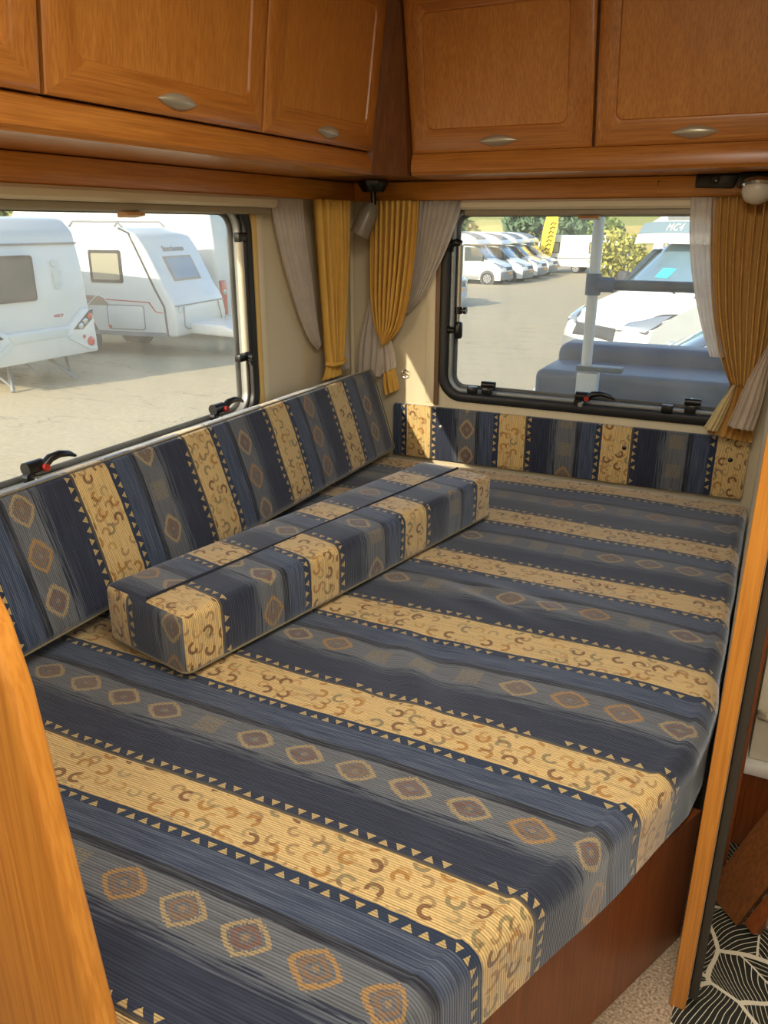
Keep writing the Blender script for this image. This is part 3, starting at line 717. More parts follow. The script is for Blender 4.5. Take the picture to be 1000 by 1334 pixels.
# side window, rear end: gold curtain + tail + voile
c1 = tag(curtain('curtain', P_left, [(-0.408, 1.536), (-0.39, 1.36), (-0.365, 1.14), (-0.345, 0.98), (-0.338, 0.925)], [(-0.155, 1.536), (-0.165, 1.36), (-0.195, 1.14), (-0.225, 0.98), (-0.228, 0.925)], 6, 0.028, GOLD, 0.078), 'gold curtain gathered with a band beside the side window', 'curtain')
curtain('curtain_tail', P_left, [(-0.34, 0.925), (-0.352, 0.905), (-0.366, 0.882), (-0.385, 0.874)], [(-0.222, 0.925), (-0.220, 0.905), (-0.218, 0.882), (-0.218, 0.874)], 5, 0.012, GOLD, 0.066, c1)
tube('tie_band', [P_left(-0.348, 0.935, 0.07), P_left(-0.33, 0.930, 0.095), P_left(-0.28, 0.930, 0.106), P_left(-0.23, 0.935, 0.095), P_left(-0.212, 0.94, 0.07)], 0.009, GOLD, c1, 8)
v1 = tag(curtain('voile_curtain', P_left, [(-0.632, 1.536), (-0.575, 1.36), (-0.49, 1.17), (-0.405, 1.04), (-0.335, 0.985)], [(-0.405, 1.536), (-0.39, 1.40), (-0.36, 1.26), (-0.34, 1.13), (-0.32, 1.02)], 8, 0.010, VOILE, 0.026), 'white voile swept behind the gold curtain at the side window', 'curtain')
curtain('voile_tail', P_left, [(-0.215, 1.12), (-0.25, 1.03), (-0.255, 0.95), (-0.235, 0.886)], [(-0.20, 1.12), (-0.14, 1.03), (-0.11, 0.95), (-0.11, 0.886)], 4, 0.010, VOILE, 0.05, v1)
# rear window, corner end
c2 = tag(curtain('curtain', P_back, [(0.150, 1.536), (0.150, 1.36), (0.150, 1.18), (0.165, 1.06), (0.192, 0.985)], [(0.338, 1.536), (0.325, 1.36), (0.300, 1.18), (0.265, 1.06), (0.205, 0.985)], 8, 0.030, GOLD, 0.085, phase=1.0), 'gold pleated curtain tapering to its tie beside the rear window', 'curtain')
curtain('curtain_tail', P_back, [(0.185, 0.985), (0.18, 0.90), (0.178, 0.82), (0.188, 0.765)], [(0.205, 0.985), (0.225, 0.90), (0.243, 0.83), (0.246, 0.795)], 3, 0.012, GOLD, 0.046, c2)
v2 = tag(curtain('voile_curtain', P_back, [(0.325, 1.536), (0.315, 1.40), (0.30, 1.26), (0.28, 1.18), (0.255, 1.12)], [(0.502, 1.536), (0.455, 1.40), (0.40, 1.28), (0.345, 1.18), (0.285, 1.11)], 8, 0.011, VOILE, 0.030, phase=0.6), 'white voile swept behind the tapering gold curtain at the rear window', 'curtain')
curtain('voile_tail', P_back, [(0.145, 1.25), (0.11, 1.12), (0.075, 0.98), (0.065, 0.845)], [(0.155, 1.25), (0.175, 1.12), (0.185, 0.98), (0.17, 0.845)], 4, 0.010, VOILE, 0.060, v2)
curtain('voile_tail', P_back, [(0.16, 1.12), (0.165, 1.03), (0.17, 0.95), (0.172, 0.855)], [(0.175, 1.12), (0.205, 1.03), (0.228, 0.95), (0.24, 0.89)], 3, 0.008, VOILE, 0.052, v2)
# rear window, partition end
c3 = tag(curtain('curtain', P_back, [(1.392, 1.536), (1.41, 1.36), (1.44, 1.18), (1.485, 1.03), (1.53, 0.93)], [(1.632, 1.536), (1.632, 1.36), (1.632, 1.18), (1.625, 1.03), (1.605, 0.93)], 9, 0.024, OCHRE, 0.074, phase=2.0), 'tan pleated curtain hanging beside the partition at the rear window', 'curtain')
curtain('curtain_tail', P_back, [(1.528, 0.93), (1.51, 0.86), (1.49, 0.80), (1.475, 0.755)], [(1.605, 0.93), (1.615, 0.86), (1.62, 0.79), (1.622, 0.735)], 8, 0.013, OCHRE, 0.072, c3, ragged=0.006)
curtain('curtain_lining', P_back, [(1.632, 1.09), (1.585, 0.97), (1.56, 0.88), (1.537, 0.795)], [(1.640, 1.09), (1.640, 0.97), (1.636, 0.88), (1.622, 0.785)], 4, 0.011, LINING, 0.124, c3, nu=40)
curtain('curtain_lining', P_back, [(1.540, 0.935), (1.50, 0.86), (1.475, 0.80), (1.462, 0.775)], [(1.548, 0.935), (1.535, 0.86), (1.52, 0.80), (1.508, 0.765)], 3, 0.010, HEM, 0.098, c3, nu=24)
v3 = tag(curtain('voile_curtain', P_back, [(1.322, 1.536), (1.335, 1.40), (1.365, 1.26), (1.41, 1.12), (1.45, 1.02)], [(1.40, 1.536), (1.41, 1.40), (1.43, 1.26), (1.46, 1.12), (1.50, 1.02)], 5, 0.005, VOILE, 0.070, phase=0.3), 'white voile hanging in front of the parked motorhome view beside tan curtain', 'curtain')
tag(tube('curtain_hook', [(0.262+0.016*math.cos(a), -0.012-0.004*math.sin(2*a), 0.858+0.016*math.sin(a)) for a in [0.4+i*5.4/14 for i in range(15)]]+[(0.246, -0.001, 0.862)], 0.0018, CHROME, None, 6), 'small wire curtain hook on the rear wall', 'hook')

# ------------------------------------------------------------------ lamps, socket
LG = plain('grey_frosted_glass', (150, 138, 116), 0.35, trans=0.35)
lp = empty('spot_lamp', (0.135, -0.135, 1.5)); tag(lp, 'small spot lamp with frosted glass shade hanging in the corner', 'lamp')
ax = Vector((-0.42, -0.22, -1)).normalized()
LO = Vector((0.185, -0.155, 1.6045))
adopt(lathe('lamp_base', [(0.001, 0.0), (0.058, 0.0), (0.058, 0.014), (0.042, 0.038), (0.001, 0.038)], LO, (0, 0, -1), BLACKP, None, 8), lp)
adopt(tube('lamp_stem', [LO+Vector((0, 0, -0.036)), LO+Vector((0.002, 0, -0.085))], 0.011, BLACKP, None, 10), lp)
S0 = LO+Vector((0, 0, -0.078))
adopt(lathe('lamp_shade', [(0.001, 0.0), (0.018, 0.002), (0.030, 0.016), (0.038, 0.05), (0.039, 0.128), (0.035, 0.128), (0.034, 0.05), (0.02, 0.02), (0.001, 0.016)], S0, ax, LG, None, 24), lp)
adopt(lathe('bulb', [(0.001, 0.06), (0.014, 0.07), (0.032, 0.118), (0.030, 0.124), (0.010, 0.112), (0.001, 0.112)], S0, ax, plain('reflector_bulb', (226, 222, 196), 0.15, metal=0.7), None, 20), lp)
l2 = empty('dome_lamp', (1.52, -0.11, 1.6)); tag(l2, 'black lamp with frosted dome under the cabinet beside the partition', 'lamp')
adopt(box('lamp_base', (1.462, -0.135, 1.560), (1.60, -0.041, 1.606), BLACKP, None, 0.008), l2)
adopt(lathe('lamp_collar', [(0.001, 0), (0.048, 0), (0.050, 0.012), (0.044, 0.02), (0.001, 0.02)], (1.525, -0.145, 1.575), (0, -0.35, -1), CHROME, None, 20), l2)
adopt(lathe('lamp_dome', [(0.001, 0.0), (0.046, 0.0), (0.046, 0.012), (0.036, 0.032), (0.02, 0.042), (0.001, 0.045)], (1.525, -0.152, 1.556), (0, -0.35, -1), plain('frosted_dome', (214, 204, 184), 0.3), None, 24), l2)
so = prism('power_socket', [(1.330, 1.566), (1.448, 1.562), (1.462, 1.6), (1.462, 1.606), (1.330, 1.606)], -0.075, -0.041, 'y', BLACKP, None, 0.005)
tag(so, 'black power socket box on the pelmet above the rear window', 'socket')
lathe('socket_hole', [(0.016, 0.0), (0.016, 0.004), (0.011, 0.005), (0.0105, 0.001), (0.001, 0.001)], (1.389, -0.0755, 1.586), (0, -1, 0), plain('dark_socket', (8, 8, 9), 0.4), so, 16)
lathe('socket_pin', [(0.003, 0.0), (0.003, 0.006), (0.0, 0.007)], (1.394, -0.076, 1.586), (0, -1, 0), CHROME, so, 8)
tag(tube('cup_hook', [(1.209, -0.041, 1.590), (1.209, -0.052, 1.590), (1.209, -0.058, 1.582), (1.209, -0.056, 1.572), (1.209, -0.050, 1.572)], 0.0018, BRASS, None, 6), 'tiny brass cup hook screwed into the pelmet', 'hook')
tag(box('added_fill_housing', (1.48, -4.12, CEIL-0.05), (2.02, -3.38, CEIL-0.001), plain('white_fill_housing', (235, 232, 222), 0.4), None, 0.01), 'flat white ceiling housing added for the aisle fill light', 'lamp')  # out of view, added to carry the aisle fill light
cl = tag(box('added_fill_housing', (1.28, -2.62, CEIL-0.05), (1.82, -1.68, CEIL-0.001), plain('white_fill_housing', (235, 232, 222), 0.4), None, 0.01), 'flat white ceiling housing added for the fill light above the bed', 'lamp')  # out of view, added to carry the fill light over the bed

# ------------------------------------------------------------------ washroom
vc = empty('vanity_cabinet', (2.05, -1.0, 0)); tag(vc, 'white washroom cabinet on a wooden plinth behind the partition', 'cabinet')
WHITE = plain('white_laminate', (214, 206, 184), 0.4, var=0.02)
adopt(box('plinth', (1.73, -1.268, 0.005), (2.44, -0.3, 0.232), wood('z', 'red'), None), vc)
adopt(box('ledge', (1.725, -1.30, 0.233), (2.44, -0.3, 0.262), plain('white_ledge', (226, 222, 214), 0.35), None, 0.006), vc)
adopt(box('cabinet_door', (1.735, -1.275, 0.264), (2.44, -0.3, 0.560), WHITE, None, 0.004), vc)
adopt(box('upper_body', (1.735, -1.268, 0.563), (2.44, -0.3, 1.95), WHITE, None, 0.004), vc)
tube('handle', [(1.742, -1.276, 0.392), (1.744, -1.296, 0.396), (1.765, -1.302, 0.398), (1.792, -1.296, 0.394), (1.80, -1.277, 0.388)], [0.008, 0.010, 0.011, 0.009, 0.006], NICKEL, bpy.data.objects['cabinet_door'], 8)
def board(p0, along, wid, L, Wd, T, mat, label):
    o = Vector(p0); a = Vector(along).normalized(); b = Vector(wid); b = (b-a*b.dot(a)).normalized(); c = a.cross(b)
    if c.z < 0: c = -c
    bm = box_bm((0, 0, 0), (L, Wd, T), 0.002)
    m = Matrix((a, b, a.cross(b))).transposed().to_4x4(); m.translation = o
    bmesh.ops.transform(bm, matrix=m, verts=bm.verts)
    return tag(bm_obj('wooden_board', bm, mat, None, True, 40), label, 'board')
board((1.690, -1.470, 0.022), (0.098, 0.052, 0.235), (0.072, -0.057, 0.0), 0.80, 0.096, 0.018, wood('z', 'dark'), 'wide dark wooden board leaning up from the leaf print vinyl')
board((1.772, -1.535, 0.022), (0.098, 0.052, 0.235), (0.072, -0.057, 0.0), 0.80, 0.030, 0.024, wood('z', 'red'), 'narrow reddish wooden batten leaning beside the wide dark board')

# ================================================================== outside
def gz(y): return -0.9-0.022*max(0, min(y, 45)-5)
def asphalt_mat():
    m, nt, b = new_mat('sunlit_asphalt'); tc = nt.nodes.new('ShaderNodeTexCoord'); sp = nt.nodes.new('ShaderNodeSeparateXYZ'); nt.links.new(tc.outputs['Object'], sp.inputs[0])
    x = X(sp.outputs[0], nt); y = X(sp.outputs[1], nt)
    f = pnoise(nt, x, y, 0, 14.0, 6); c = pnoise(nt, x, y, 3, 0.35, 4)
    col = mix(nt, f, srgb(138, 127, 102), srgb(188, 175, 142)); col = mix(nt, (c-0.45)*1.2, col, srgb(166, 150, 114))
    crack = (pnoise(nt, x*0.25, y*0.8, 9, 1.0, 5)-0.5).ab().lt(0.004)
    col = mix(nt, crack*0.5, col, srgb(110, 100, 84))
    nt.links.new(col, b.inputs['Base Color']); b.inputs['Roughness'].default_value = 0.85; return m
def hill_mat():
    m, nt, b = new_mat('hill_fields'); tc = nt.nodes.new('ShaderNodeTexCoord'); sp = nt.nodes.new('ShaderNodeSeparateXYZ'); nt.links.new(tc.outputs['Object'], sp.inputs[0])
    x = X(sp.outputs[0], nt); y = X(sp.outputs[1], nt)
    big = pnoise(nt, x*0.006, y*0.02, 0, 1.0, 2); fine = pnoise(nt, x*0.4, y*0.25, 0, 1.0, 5)
    col = mix(nt, big.gt(0.5), srgb(196, 174, 96), srgb(150, 152, 78)); col = mix(nt, big.gt(0.62), col, srgb(118, 134, 72)); col = mix(nt, (fine-0.4).mx(0.0), col, srgb(110, 110, 60))
    nt.links.new(col, b.inputs['Base Color']); b.inputs['Roughness'].default_value = 0.95; return m
gxs = [-140+10*i for i in range(29)]; gys = [-60, -20, 0, 5, 45, 90]
V = [(x, y, gz(y)) for y in gys for x in gxs]; nX = len(gxs)
tag(mesh_obj('parking_lot', V, [(j*nX+i, j*nX+i+1, (j+1)*nX+i+1, (j+1)*nX+i) for j in range(5) for i in range(nX-1)], asphalt_mat()), 'pale sunlit asphalt parking lot', 'ground', kind='structure')
hy = [90, 120, 160, 210, 270, 340, 430]; hz = [0, 0.6, 2.2, 5, 9.5, 16, 26]; hx_ = [-420+30*i for i in range(29)]
V = [(x, y, gz(45)+z*(1+0.25*math.sin(x*0.013+y*0.01)) - (0.0 if j else 0.02)) for j, (y, z) in enumerate(zip(hy, hz)) for x in hx_]; nX = len(hx_)
tag(mesh_obj('hillside', V, [(j*nX+i, j*nX+i+1, (j+1)*nX+i+1, (j+1)*nX+i) for j in range(6) for i in range(nX-1)], hill_mat(), None, True), 'distant hillside of yellow and green fields', 'hill', kind='structure')
V = [(-140-0.5*i*i, -60+30*j, -0.9-0.9*(j > 3)+1.4*i*i) for j in range(6) for i in range(6)]
tag(mesh_obj('hillside', V, [(j*6+i, j*6+i+1, (j+1)*6+i+1, (j+1)*6+i) for j in range(5) for i in range(5)], hill_mat(), None, True), 'grassy bank beyond the far side of the parking lot', 'hill', kind='structure')

CARW = plain('white_vehicle_paint', (204, 208, 203), 0.3, var=0.015, coat=0.4)
CARG = plain('grey_blue_vehicle_paint', (168, 180, 192), 0.3, var=0.02, coat=0.5)
CARB = plain('blue_vehicle_paint', (158, 178, 202), 0.3, var=0.03, coat=0.5)
DARKG = plain('dark_vehicle_glass', (58, 66, 68), 0.08, var=0.12, scale=4, coat=0.5)
BLUEG = plain('sky_tinted_glass', (96, 122, 138), 0.08, var=0.18, scale=3, coat=0.5)
TYRE = plain('black_tyre', (30, 30, 32), 0.8)
RIM = plain('pale_wheel_rim', (186, 188, 186), 0.35, metal=0.4)
LAMPG = plain('clear_headlamp', (164, 174, 180), 0.12, metal=0.5, coat=1.0)
REDL = plain('red_tail_lamp', (190, 40, 34), 0.25, coat=0.6)
GREYT = plain('grey_vehicle_trim', (120, 124, 126), 0.5)
SILL = plain('dark_vehicle_sill', (66, 68, 70), 0.6)
ORANGE = plain('orange_number_plate', (226, 160, 60), 0.5)
REDS = plain('red_stripe', (170, 40, 40), 0.4)

class Veh:
    """frame of one vehicle: forward, lateral, up"""
    def __init__(s, O, fwd, name, label, cat, group=None):
        s.O = Vector(O); s.f = Vector((*fwd, 0)).normalized(); s.l = Vector((-s.f.y, s.f.x, 0))
        s.mw = Matrix((s.f, s.l, Vector((0, 0, 1)))).transposed().to_4x4(); s.mw.translation = s.O
        s.root = empty(name, s.O); tag(s.root, label, cat, group)
    def add(s, o):
        o.data.transform(s.mw); adopt(o, s.root); return o
    def sub(s, o, par):
        o.data.transform(s.mw); o.parent = par; return o
    def side(s, name, poly, y0, y1, mat, bev=0.0, seg=3, parent=None):
        o = prism(name, poly, y0, y1, 'y', mat, None, bev, seg)
        return s.sub(o, parent) if parent else s.add(o)
    def box(s, name, lo, hi, mat, bev=0.01, parent=None):
        o = box(name, lo, hi, mat, None, bev); return s.sub(o, parent) if parent else s.add(o)
    def tube(s, name, path, r, mat, n=8, parent=None):
        o = tube(name, path, r, mat, None, n); return s.sub(o, parent) if parent else s.add(o)
    def disc(s, name, c, ax, r, d, mat, parent=None, n=24):
        o = lathe(name, [(0.001, 0), (r, 0), (r, d*0.7), (r*0.85, d), (0.001, d)], c, ax, mat, None, n); return s.sub(o, parent) if parent else s.add(o)
    def wheel(s, fx, ly, r=0.33, wd=0.2, spokes=True):
        sg = 1 if ly > 0 else -1
        t = s.add(lathe('wheel', [(0.001, 0.0), (r*0.6, 0.0), (r*0.95, 0.01), (r, 0.04), (r, wd-0.04), (r*0.95, wd), (r*0.68, wd), (r*0.66, wd-0.04), (0.001, wd-0.04)], (fx, ly-sg*wd, r), (0, sg, 0), TYRE, None, 28))
        if spokes:
            bm = bmesh.new()
            for k in range(8):
                a = 2*math.pi*k/8; tube_bm([(fx+0.05*math.cos(a), ly-sg*0.025, r+0.05*math.sin(a)), (fx+r*0.62*math.cos(a), ly-sg*0.02, r+r*0.62*math.sin(a))], 0.028, 6, bm)
            tube_bm([(fx+r*0.63*math.cos(2*math.pi*k/20), ly-sg*0.02, r+r*0.63*math.sin(2*math.pi*k/20)) for k in range(20)], 0.02, 6, bm, True)
            s.sub(bm_obj('rim', bm, RIM, None, True, 50), t)
        return t
    def loft(s, name, prof, half, mat, rnd=0.16, ns=14, tumble=0.0, zt=1.2, i0=0, i1=None, s0=-1, s1=1, off=0.0, closed=True, parent=None):
        """surface through side profile (f,z), swept across the width with rounded corners in plan"""
        i1 = len(prof)-1 if i1 is None else i1
        P = []
        n = 3*len(prof)
        def pt(t):
            i = min(int(t), len(prof)-2); f = t-i; a, b = prof[i], prof[i+1]; return (a[0]+(b[0]-a[0])*f, a[1]+(b[1]-a[1])*f)
        nt_ = max(2, int((i1-i0)*4)); rows = []
        for a in range(nt_+1):
            t = i0+(i1-i0)*a/nt_; f, z = pt(t); row = []
            for k in range(ns+1):
                q = s0+(s1-s0)*k/ns; w_ = half-tumble*max(0, z-zt)
                row.append(Vector((f-rnd*abs(q)**3.0+off, q*w_, z+off*0.4-0.03*abs(q)**6)))
            rows.append(row)
        V = [v for r in rows for v in r]; m = ns+1
        F = [(i*m+j, i*m+j+1, (i+1)*m+j+1, (i+1)*m+j) for i in range(nt_) for j in range(ns)]
        if closed:
            for col in (0, ns):
                base = [i*m+col for i in range(nt_+1)]
                k = len(V); fb, zb = prof[i1][0], prof[i0][1]
                V.append(Vector((V[base[-1]].x, V[base[-1]].y, zb))); F.append(tuple(base+[k]) if col == 0 else tuple((base+[k])[::-1]))
        o = mesh_obj(name, V, F, mat, None, True); o.data.set_sharp_from_angle(angle=math.radians(38))
        return s.sub(o, parent) if parent else s.add(o)
    def text(s, name, body, size, mat, o, ex, ey, parent, sp=1.0):
        t = text_obj(name, body, size, mat, frame_mw(o, ex, ey), None, 0.004, 'CENTER', sp); return s.sub(t, parent) if parent else s.add(t)

CAB = [(0.00, 0.28), (0.03, 0.50), (0.02, 0.78), (-0.06, 0.98), (-0.24, 1.10), (-0.95, 1.36), (-1.75, 2.06), (-2.45, 2.14)]
def patch(vh, prof, name, pts, half, mat, rnd, off, parent, tumble=0.0, zt=1.2):
    """closed panel lying on the loft surface; pts = (q across, t along the profile)"""
    def S(q, t, o):
        i = min(int(t), len(prof)-2); f = t-i; a, b = prof[i], prof[i+1]; F, z = a[0]+(b[0]-a[0])*f, a[1]+(b[1]-a[1])*f
        return Vector((F-rnd*abs(q)**3.0+o, q*(half+o*0.4*abs(q)-tumble*max(0, z-zt)), z+o*0.5-0.03*abs(q)**6))
    cx = sum(p[0] for p in pts)/len(pts); ct = sum(p[1] for p in pts)/len(pts); n = len(pts)
    lv = [[(p[0], p[1], -0.01) for p in pts], [(p[0], p[1], off) for p in pts], [(cx+(p[0]-cx)*0.6, ct+(p[1]-ct)*0.6, off*1.3) for p in pts]]
    V = [S(*p) for l in lv for p in l]+[S(cx, ct, off*1.4)]; F = []
    for a in range(2):
        for i in range(n): F.append((a*n+i, a*n+(i+1) % n, (a+1)*n+(i+1) % n, (a+1)*n+i))
    for i in range(n): F.append((2*n+i, 2*n+(i+1) % n, 3*n))
    o = mesh_obj(name, V, F, mat, None, True); o.data.set_sharp_from_angle(angle=math.radians(40)); return vh.sub(o, parent)
def camper(O, fwd, label, group, pod=None, length=6.6):
    vh = Veh(O, fwd, 'motorhome', label, 'motorhome', group); h = 1.0
    cab = vh.loft('cab', CAB, h, CARW, 0.20, 16, 0.12)
    vh.loft('windscreen', CAB, h, BLUEG, 0.20, 14, 0.12, i0=5.08, i1=5.96, s0=-0.88, s1=0.88, off=0.018, closed=False, parent=cab)
    vh.loft('bumper', CAB, h, GREYT, 0.20, 14, 0.12, i0=0.0, i1=1.7, s0=-0.99, s1=0.99, off=0.02, closed=False, parent=cab)
    patch(vh, CAB, 'grille', [(-0.5, 1.9), (0.5, 1.9), (0.46, 2.75), (-0.46, 2.75)], h, SILL, 0.20, 0.02, cab, 0.12)
    patch(vh, CAB, 'number_plate', [(-0.26, 1.15), (0.26, 1.15), (0.26, 1.55), (-0.26, 1.55)], h, ORANGE, 0.20, 0.045, cab, 0.12)
    for sg in (-1, 1):
        patch(vh, CAB, 'headlight_surround', [(sg*0.47, 2.60), (sg*0.95, 2.70), (sg*1.0, 3.4), (sg*0.99, 4.34), (sg*0.86, 4.24), (sg*0.60, 3.35)], h, SILL, 0.20, 0.012, cab, 0.12)
        patch(vh, CAB, 'headlight', [(sg*0.51, 2.68), (sg*0.93, 2.80), (sg*0.985, 3.4), (sg*0.97, 4.24), (sg*0.86, 4.12), (sg*0.63, 3.30)], h, LAMPG, 0.20, 0.022, cab, 0.12)
        w1 = h-0.10
        sw = [(-1.02, 1.36), (-1.72, 1.96), (-2.35, 2.0), (-2.35, 1.26), (-1.2, 1.26)]
        vh.side('side_window', sw, sg*(h-0.15), sg*(h-0.035), DARKG, 0.0, 2, cab)
        vh.box('mirror', (-1.32, sg*(h+0.05)-0.11, 1.25), (-1.20, sg*(h+0.05)+0.11, 1.62), SILL, 0.04, cab)
        vh.box('sill', (-2.4, sg*0.90-0.09, 0.3), (-1.45, sg*0.90+0.10, 0.52), GREYT, 0.02, cab)
        vh.disc('wheel_arch', (-0.95, sg*(h-0.05), 0.36), (0, sg, 0), 0.43, 0.058, SILL, cab, 28)
        vh.wheel(-0.95, sg*(h+0.012), 0.34, 0.2); vh.wheel(-length+1.5, sg*1.12, 0.34, 0.2, False)
    body = [(-1.50, 2.12), (-1.62, 2.32), (-2.2, 2.62), (-3.0, 2.76), (-length, 2.78), (-length-0.1, 2.6), (-length-0.1, 0.5), (-2.46, 0.5), (-2.46, 2.12)]
    bd = vh.side('living_body', body, -1.13, 1.13, CARW, 0.09, 3)
    vh.side('roof_strip', [(-1.75, 2.44), (-2.2, 2.645), (-2.9, 2.765), (-2.9, 2.74), (-2.2, 2.6), (-1.75, 2.40)], -0.75, 0.75, GREYT, 0.0, 2, bd)
    for sg in (-1, 1):
        vh.side('body_window', rrect(-4.4, -3.4, 1.45, 2.0, 0.08, 4), sg*1.10, sg*1.142, DARKG, 0.0, 2, bd)
        vh.side('body_stripe', [(-2.6, 1.12), (-length, 1.12), (-length, 1.02), (-2.6, 1.02)], sg*1.10, sg*1.138, GREYT, 0.0, 2, bd)
    return vh, cab, bd
for k, (lab) in enumerate(('white motorhome at the head of the row, beside the light blue van', 'white motorhome second in the row behind the light blue van', 'white motorhome third in the row behind the light blue van', 'white motorhome fourth in the row, next to the yellow flag')):
    yy = 41.5+3.5*k
    camper(((-12.2, -12.0, -12.1, -12.3)[k], yy, gz(yy)), (1, -0.02), lab, 'motorhomes parked in a row')
# large motorhome close behind
MH = Vector((-0.68, -0.73, 0)).normalized(); ML = Vector((-MH.y, MH.x, 0)); HL = Vector((-0.04, 8.56, 0))
MO = HL + MH*0.22 - ML*0.80; MO.z = -0.87
vh, cab, bd = camper(MO, (MH.x, MH.y), 'large white motorhome parked right behind the rear window', None)
vh.loft('pod_stripe', [(-1.49, 2.20), (-1.60, 2.36)], 1.1, plain('slate_blue_band', (110, 130, 140), 0.4), 0.02, 8, off=0.03, closed=False, parent=bd)
vh.text('lettering', 'MC4', 0.17, CARW, (-1.50, -0.26, 2.285), (0, 1, 0), (-0.5, 0, 0.8), bd, 1.15)
vh.loft('pod_brow', [(-1.36, 2.06), (-1.40, 2.20), (-1.52, 2.22)], 1.13, CARW, 0.10, 12, closed=False, parent=bd)
for z_, in ((0.0,),):
    o_ = vh.tube('wiper', [(-0.98, 0.5, 1.40), (-1.06, 0.1, 1.47), (-1.12, -0.45, 1.50)], 0.012, SILL, 6, cab)
    c_ = Vector((-1.24, -0.05, 1.645)); bmx = box_bm((c_.x-0.10, c_.y-0.14, c_.z-0.002), (c_.x+0.10, c_.y+0.14, c_.z+0.002), 0.0)
    bmesh.ops.rotate(bmx, cent=c_, matrix=Matrix.Rotation(math.radians(40), 3, 'Y'), verts=bmx.verts)
    vh.sub(bm_obj('price_card', bmx, plain('turquoise_card', (70, 200, 206), 0.5), None), cab)
# cars
CARP = [(0.0, 0.25), (0.03, 0.5), (-0.02, 0.74), (-0.25, 0.86), (-1.05, 1.02), (-1.75, 1.46), (-2.6, 1.52), (-3.5, 1.44), (-4.15, 1.05), (-4.3, 0.9)]
def car(O, fwd, mat, label, zs=1.0):
    vh = Veh(O, fwd, 'car', label, 'car'); pr = [(f, z*zs) for f, z in CARP]
    b = vh.loft('body', pr, 0.9, mat, 0.18, 16, 0.22, zt=0.95)
    vh.loft('windscreen', pr, 0.9, DARKG, 0.18, 12, 0.22, 0.95, i0=4.1, i1=4.94, s0=-0.86, s1=0.86, off=0.015, closed=False, parent=b)
    patch(vh, pr, 'grille', [(-0.45, 1.2), (0.45, 1.2), (0.4, 1.85), (-0.4, 1.85)], 0.9, SILL, 0.18, 0.02, b, 0.22, 0.95)
    patch(vh, pr, 'number_plate', [(-0.27, 0.75), (0.27, 0.75), (0.27, 1.1), (-0.27, 1.1)], 0.9, ORANGE, 0.18, 0.03, b, 0.22, 0.95)
    for sg in (-1, 1):
        patch(vh, pr, 'headlight', [(sg*0.55, 1.55), (sg*0.95, 1.75), (sg*0.98, 2.6), (sg*0.6, 2.1)], 0.9, LAMPG, 0.18, 0.02, b, 0.22, 0.95)
        vh.side('side_window', [(-1.2, 1.0*zs), (-1.85, 1.38*zs), (-2.6, 1.42*zs), (-3.4, 1.36*zs), (-3.9, 1.05*zs)], sg*0.72, sg*0.835, DARKG, 0.0, 2, b)
        vh.box('mirror', (-1.35, sg*0.96-0.09, 0.98*zs), (-1.22, sg*0.96+0.09, 1.13*zs), mat, 0.03, b)
        vh.disc('wheel_arch', (-0.85, sg*0.85, 0.34), (0, sg, 0), 0.39, 0.06, SILL, b, 24); vh.disc('wheel_arch', (-3.45, sg*0.85, 0.34), (0, sg, 0), 0.39, 0.06, SILL, b, 24)
        vh.wheel(-0.85, sg*0.915, 0.32, 0.19); vh.wheel(-3.45, sg*0.915, 0.32, 0.19)
    return vh
car((-8.6, 24.2, gz(24.2)), (1, -0.1), CARB, 'light blue van parked in front of the row of motorhomes', 1.25)
car((-0.60, 5.4, gz(5.4)), (-1, -0.05), CARG, 'pale grey car parked in front of the large white motorhome')

# caravans seen through the side window
def caravan(O, fwd, L, Wd, H, label, group=None, z0=0.42, prof=None):
    vh = Veh(O, fwd, 'caravan', label, 'caravan', group)
    prof = prof or [(0, z0), (0.0, 1.0), (-0.06, 1.7), (-0.16, H-0.22), (-0.36, H-0.03), (-0.7, H), (-L+0.8, H), (-L+0.35, H-0.12), (-L+0.08, H-0.6), (-L, z0+0.5), (-L, z0)]
    b = vh.side('body', prof, -Wd/2, Wd/2, CARW, 0.07, 4)
    return vh, b
# A : rear end towards us, at X=-8.41, Y 4.5..6.7
A, Ab = caravan((-8.41, 5.62, gz(5.6)), (1, 0), 5.6, 2.25, 2.47, 'white caravan showing its rear lamps, parked nearest the side window')
def wsub(A, name, poly, f0, f1, mat, parent, bev=0.0):
    """panel on the rear face: poly in (lateral, z)"""
    return A.sub(prism(name, poly, f0, f1, 'x', mat, None, bev, 2), parent)
wf = wsub(A, 'rear_window', rrect(-0.72, 0.10, 1.28, 1.93, 0.05, 4), -0.09, 0.012, BLACK, Ab)
wsub(A, 'window_pane', rrect(-0.67, 0.05, 1.33, 1.88, 0.04, 4), -0.05, 0.016, DARKG, wf)
wsub(A, 'seam_strip', [(-1.1, 2.07), (1.1, 2.07), (1.1, 2.095), (-1.1, 2.095)], -0.15, -0.098, GREYT, Ab)
wsub(A, 'marker_plate', rrect(0.50, 0.62, 1.42, 1.70, 0.03, 3), -0.08, -0.008, plain('pale_grey_panel', (196, 206, 204), 0.4), Ab)
wsub(A, 'marker_plate', rrect(0.51, 0.61, 1.74, 1.84, 0.03, 3), -0.08, -0.03, plain('pale_grey_panel', (196, 206, 204), 0.4), Ab)
bmp = wsub(A, 'bumper', [(-1.13, 0.40), (1.13, 0.40), (1.13, 0.62), (1.10, 1.06), (0.92, 1.10), (0.60, 0.86), (-0.60, 0.86), (-0.92, 1.10), (-1.10, 1.06), (-1.13, 0.62)], -0.10, 0.07, CARW, Ab, 0.03)
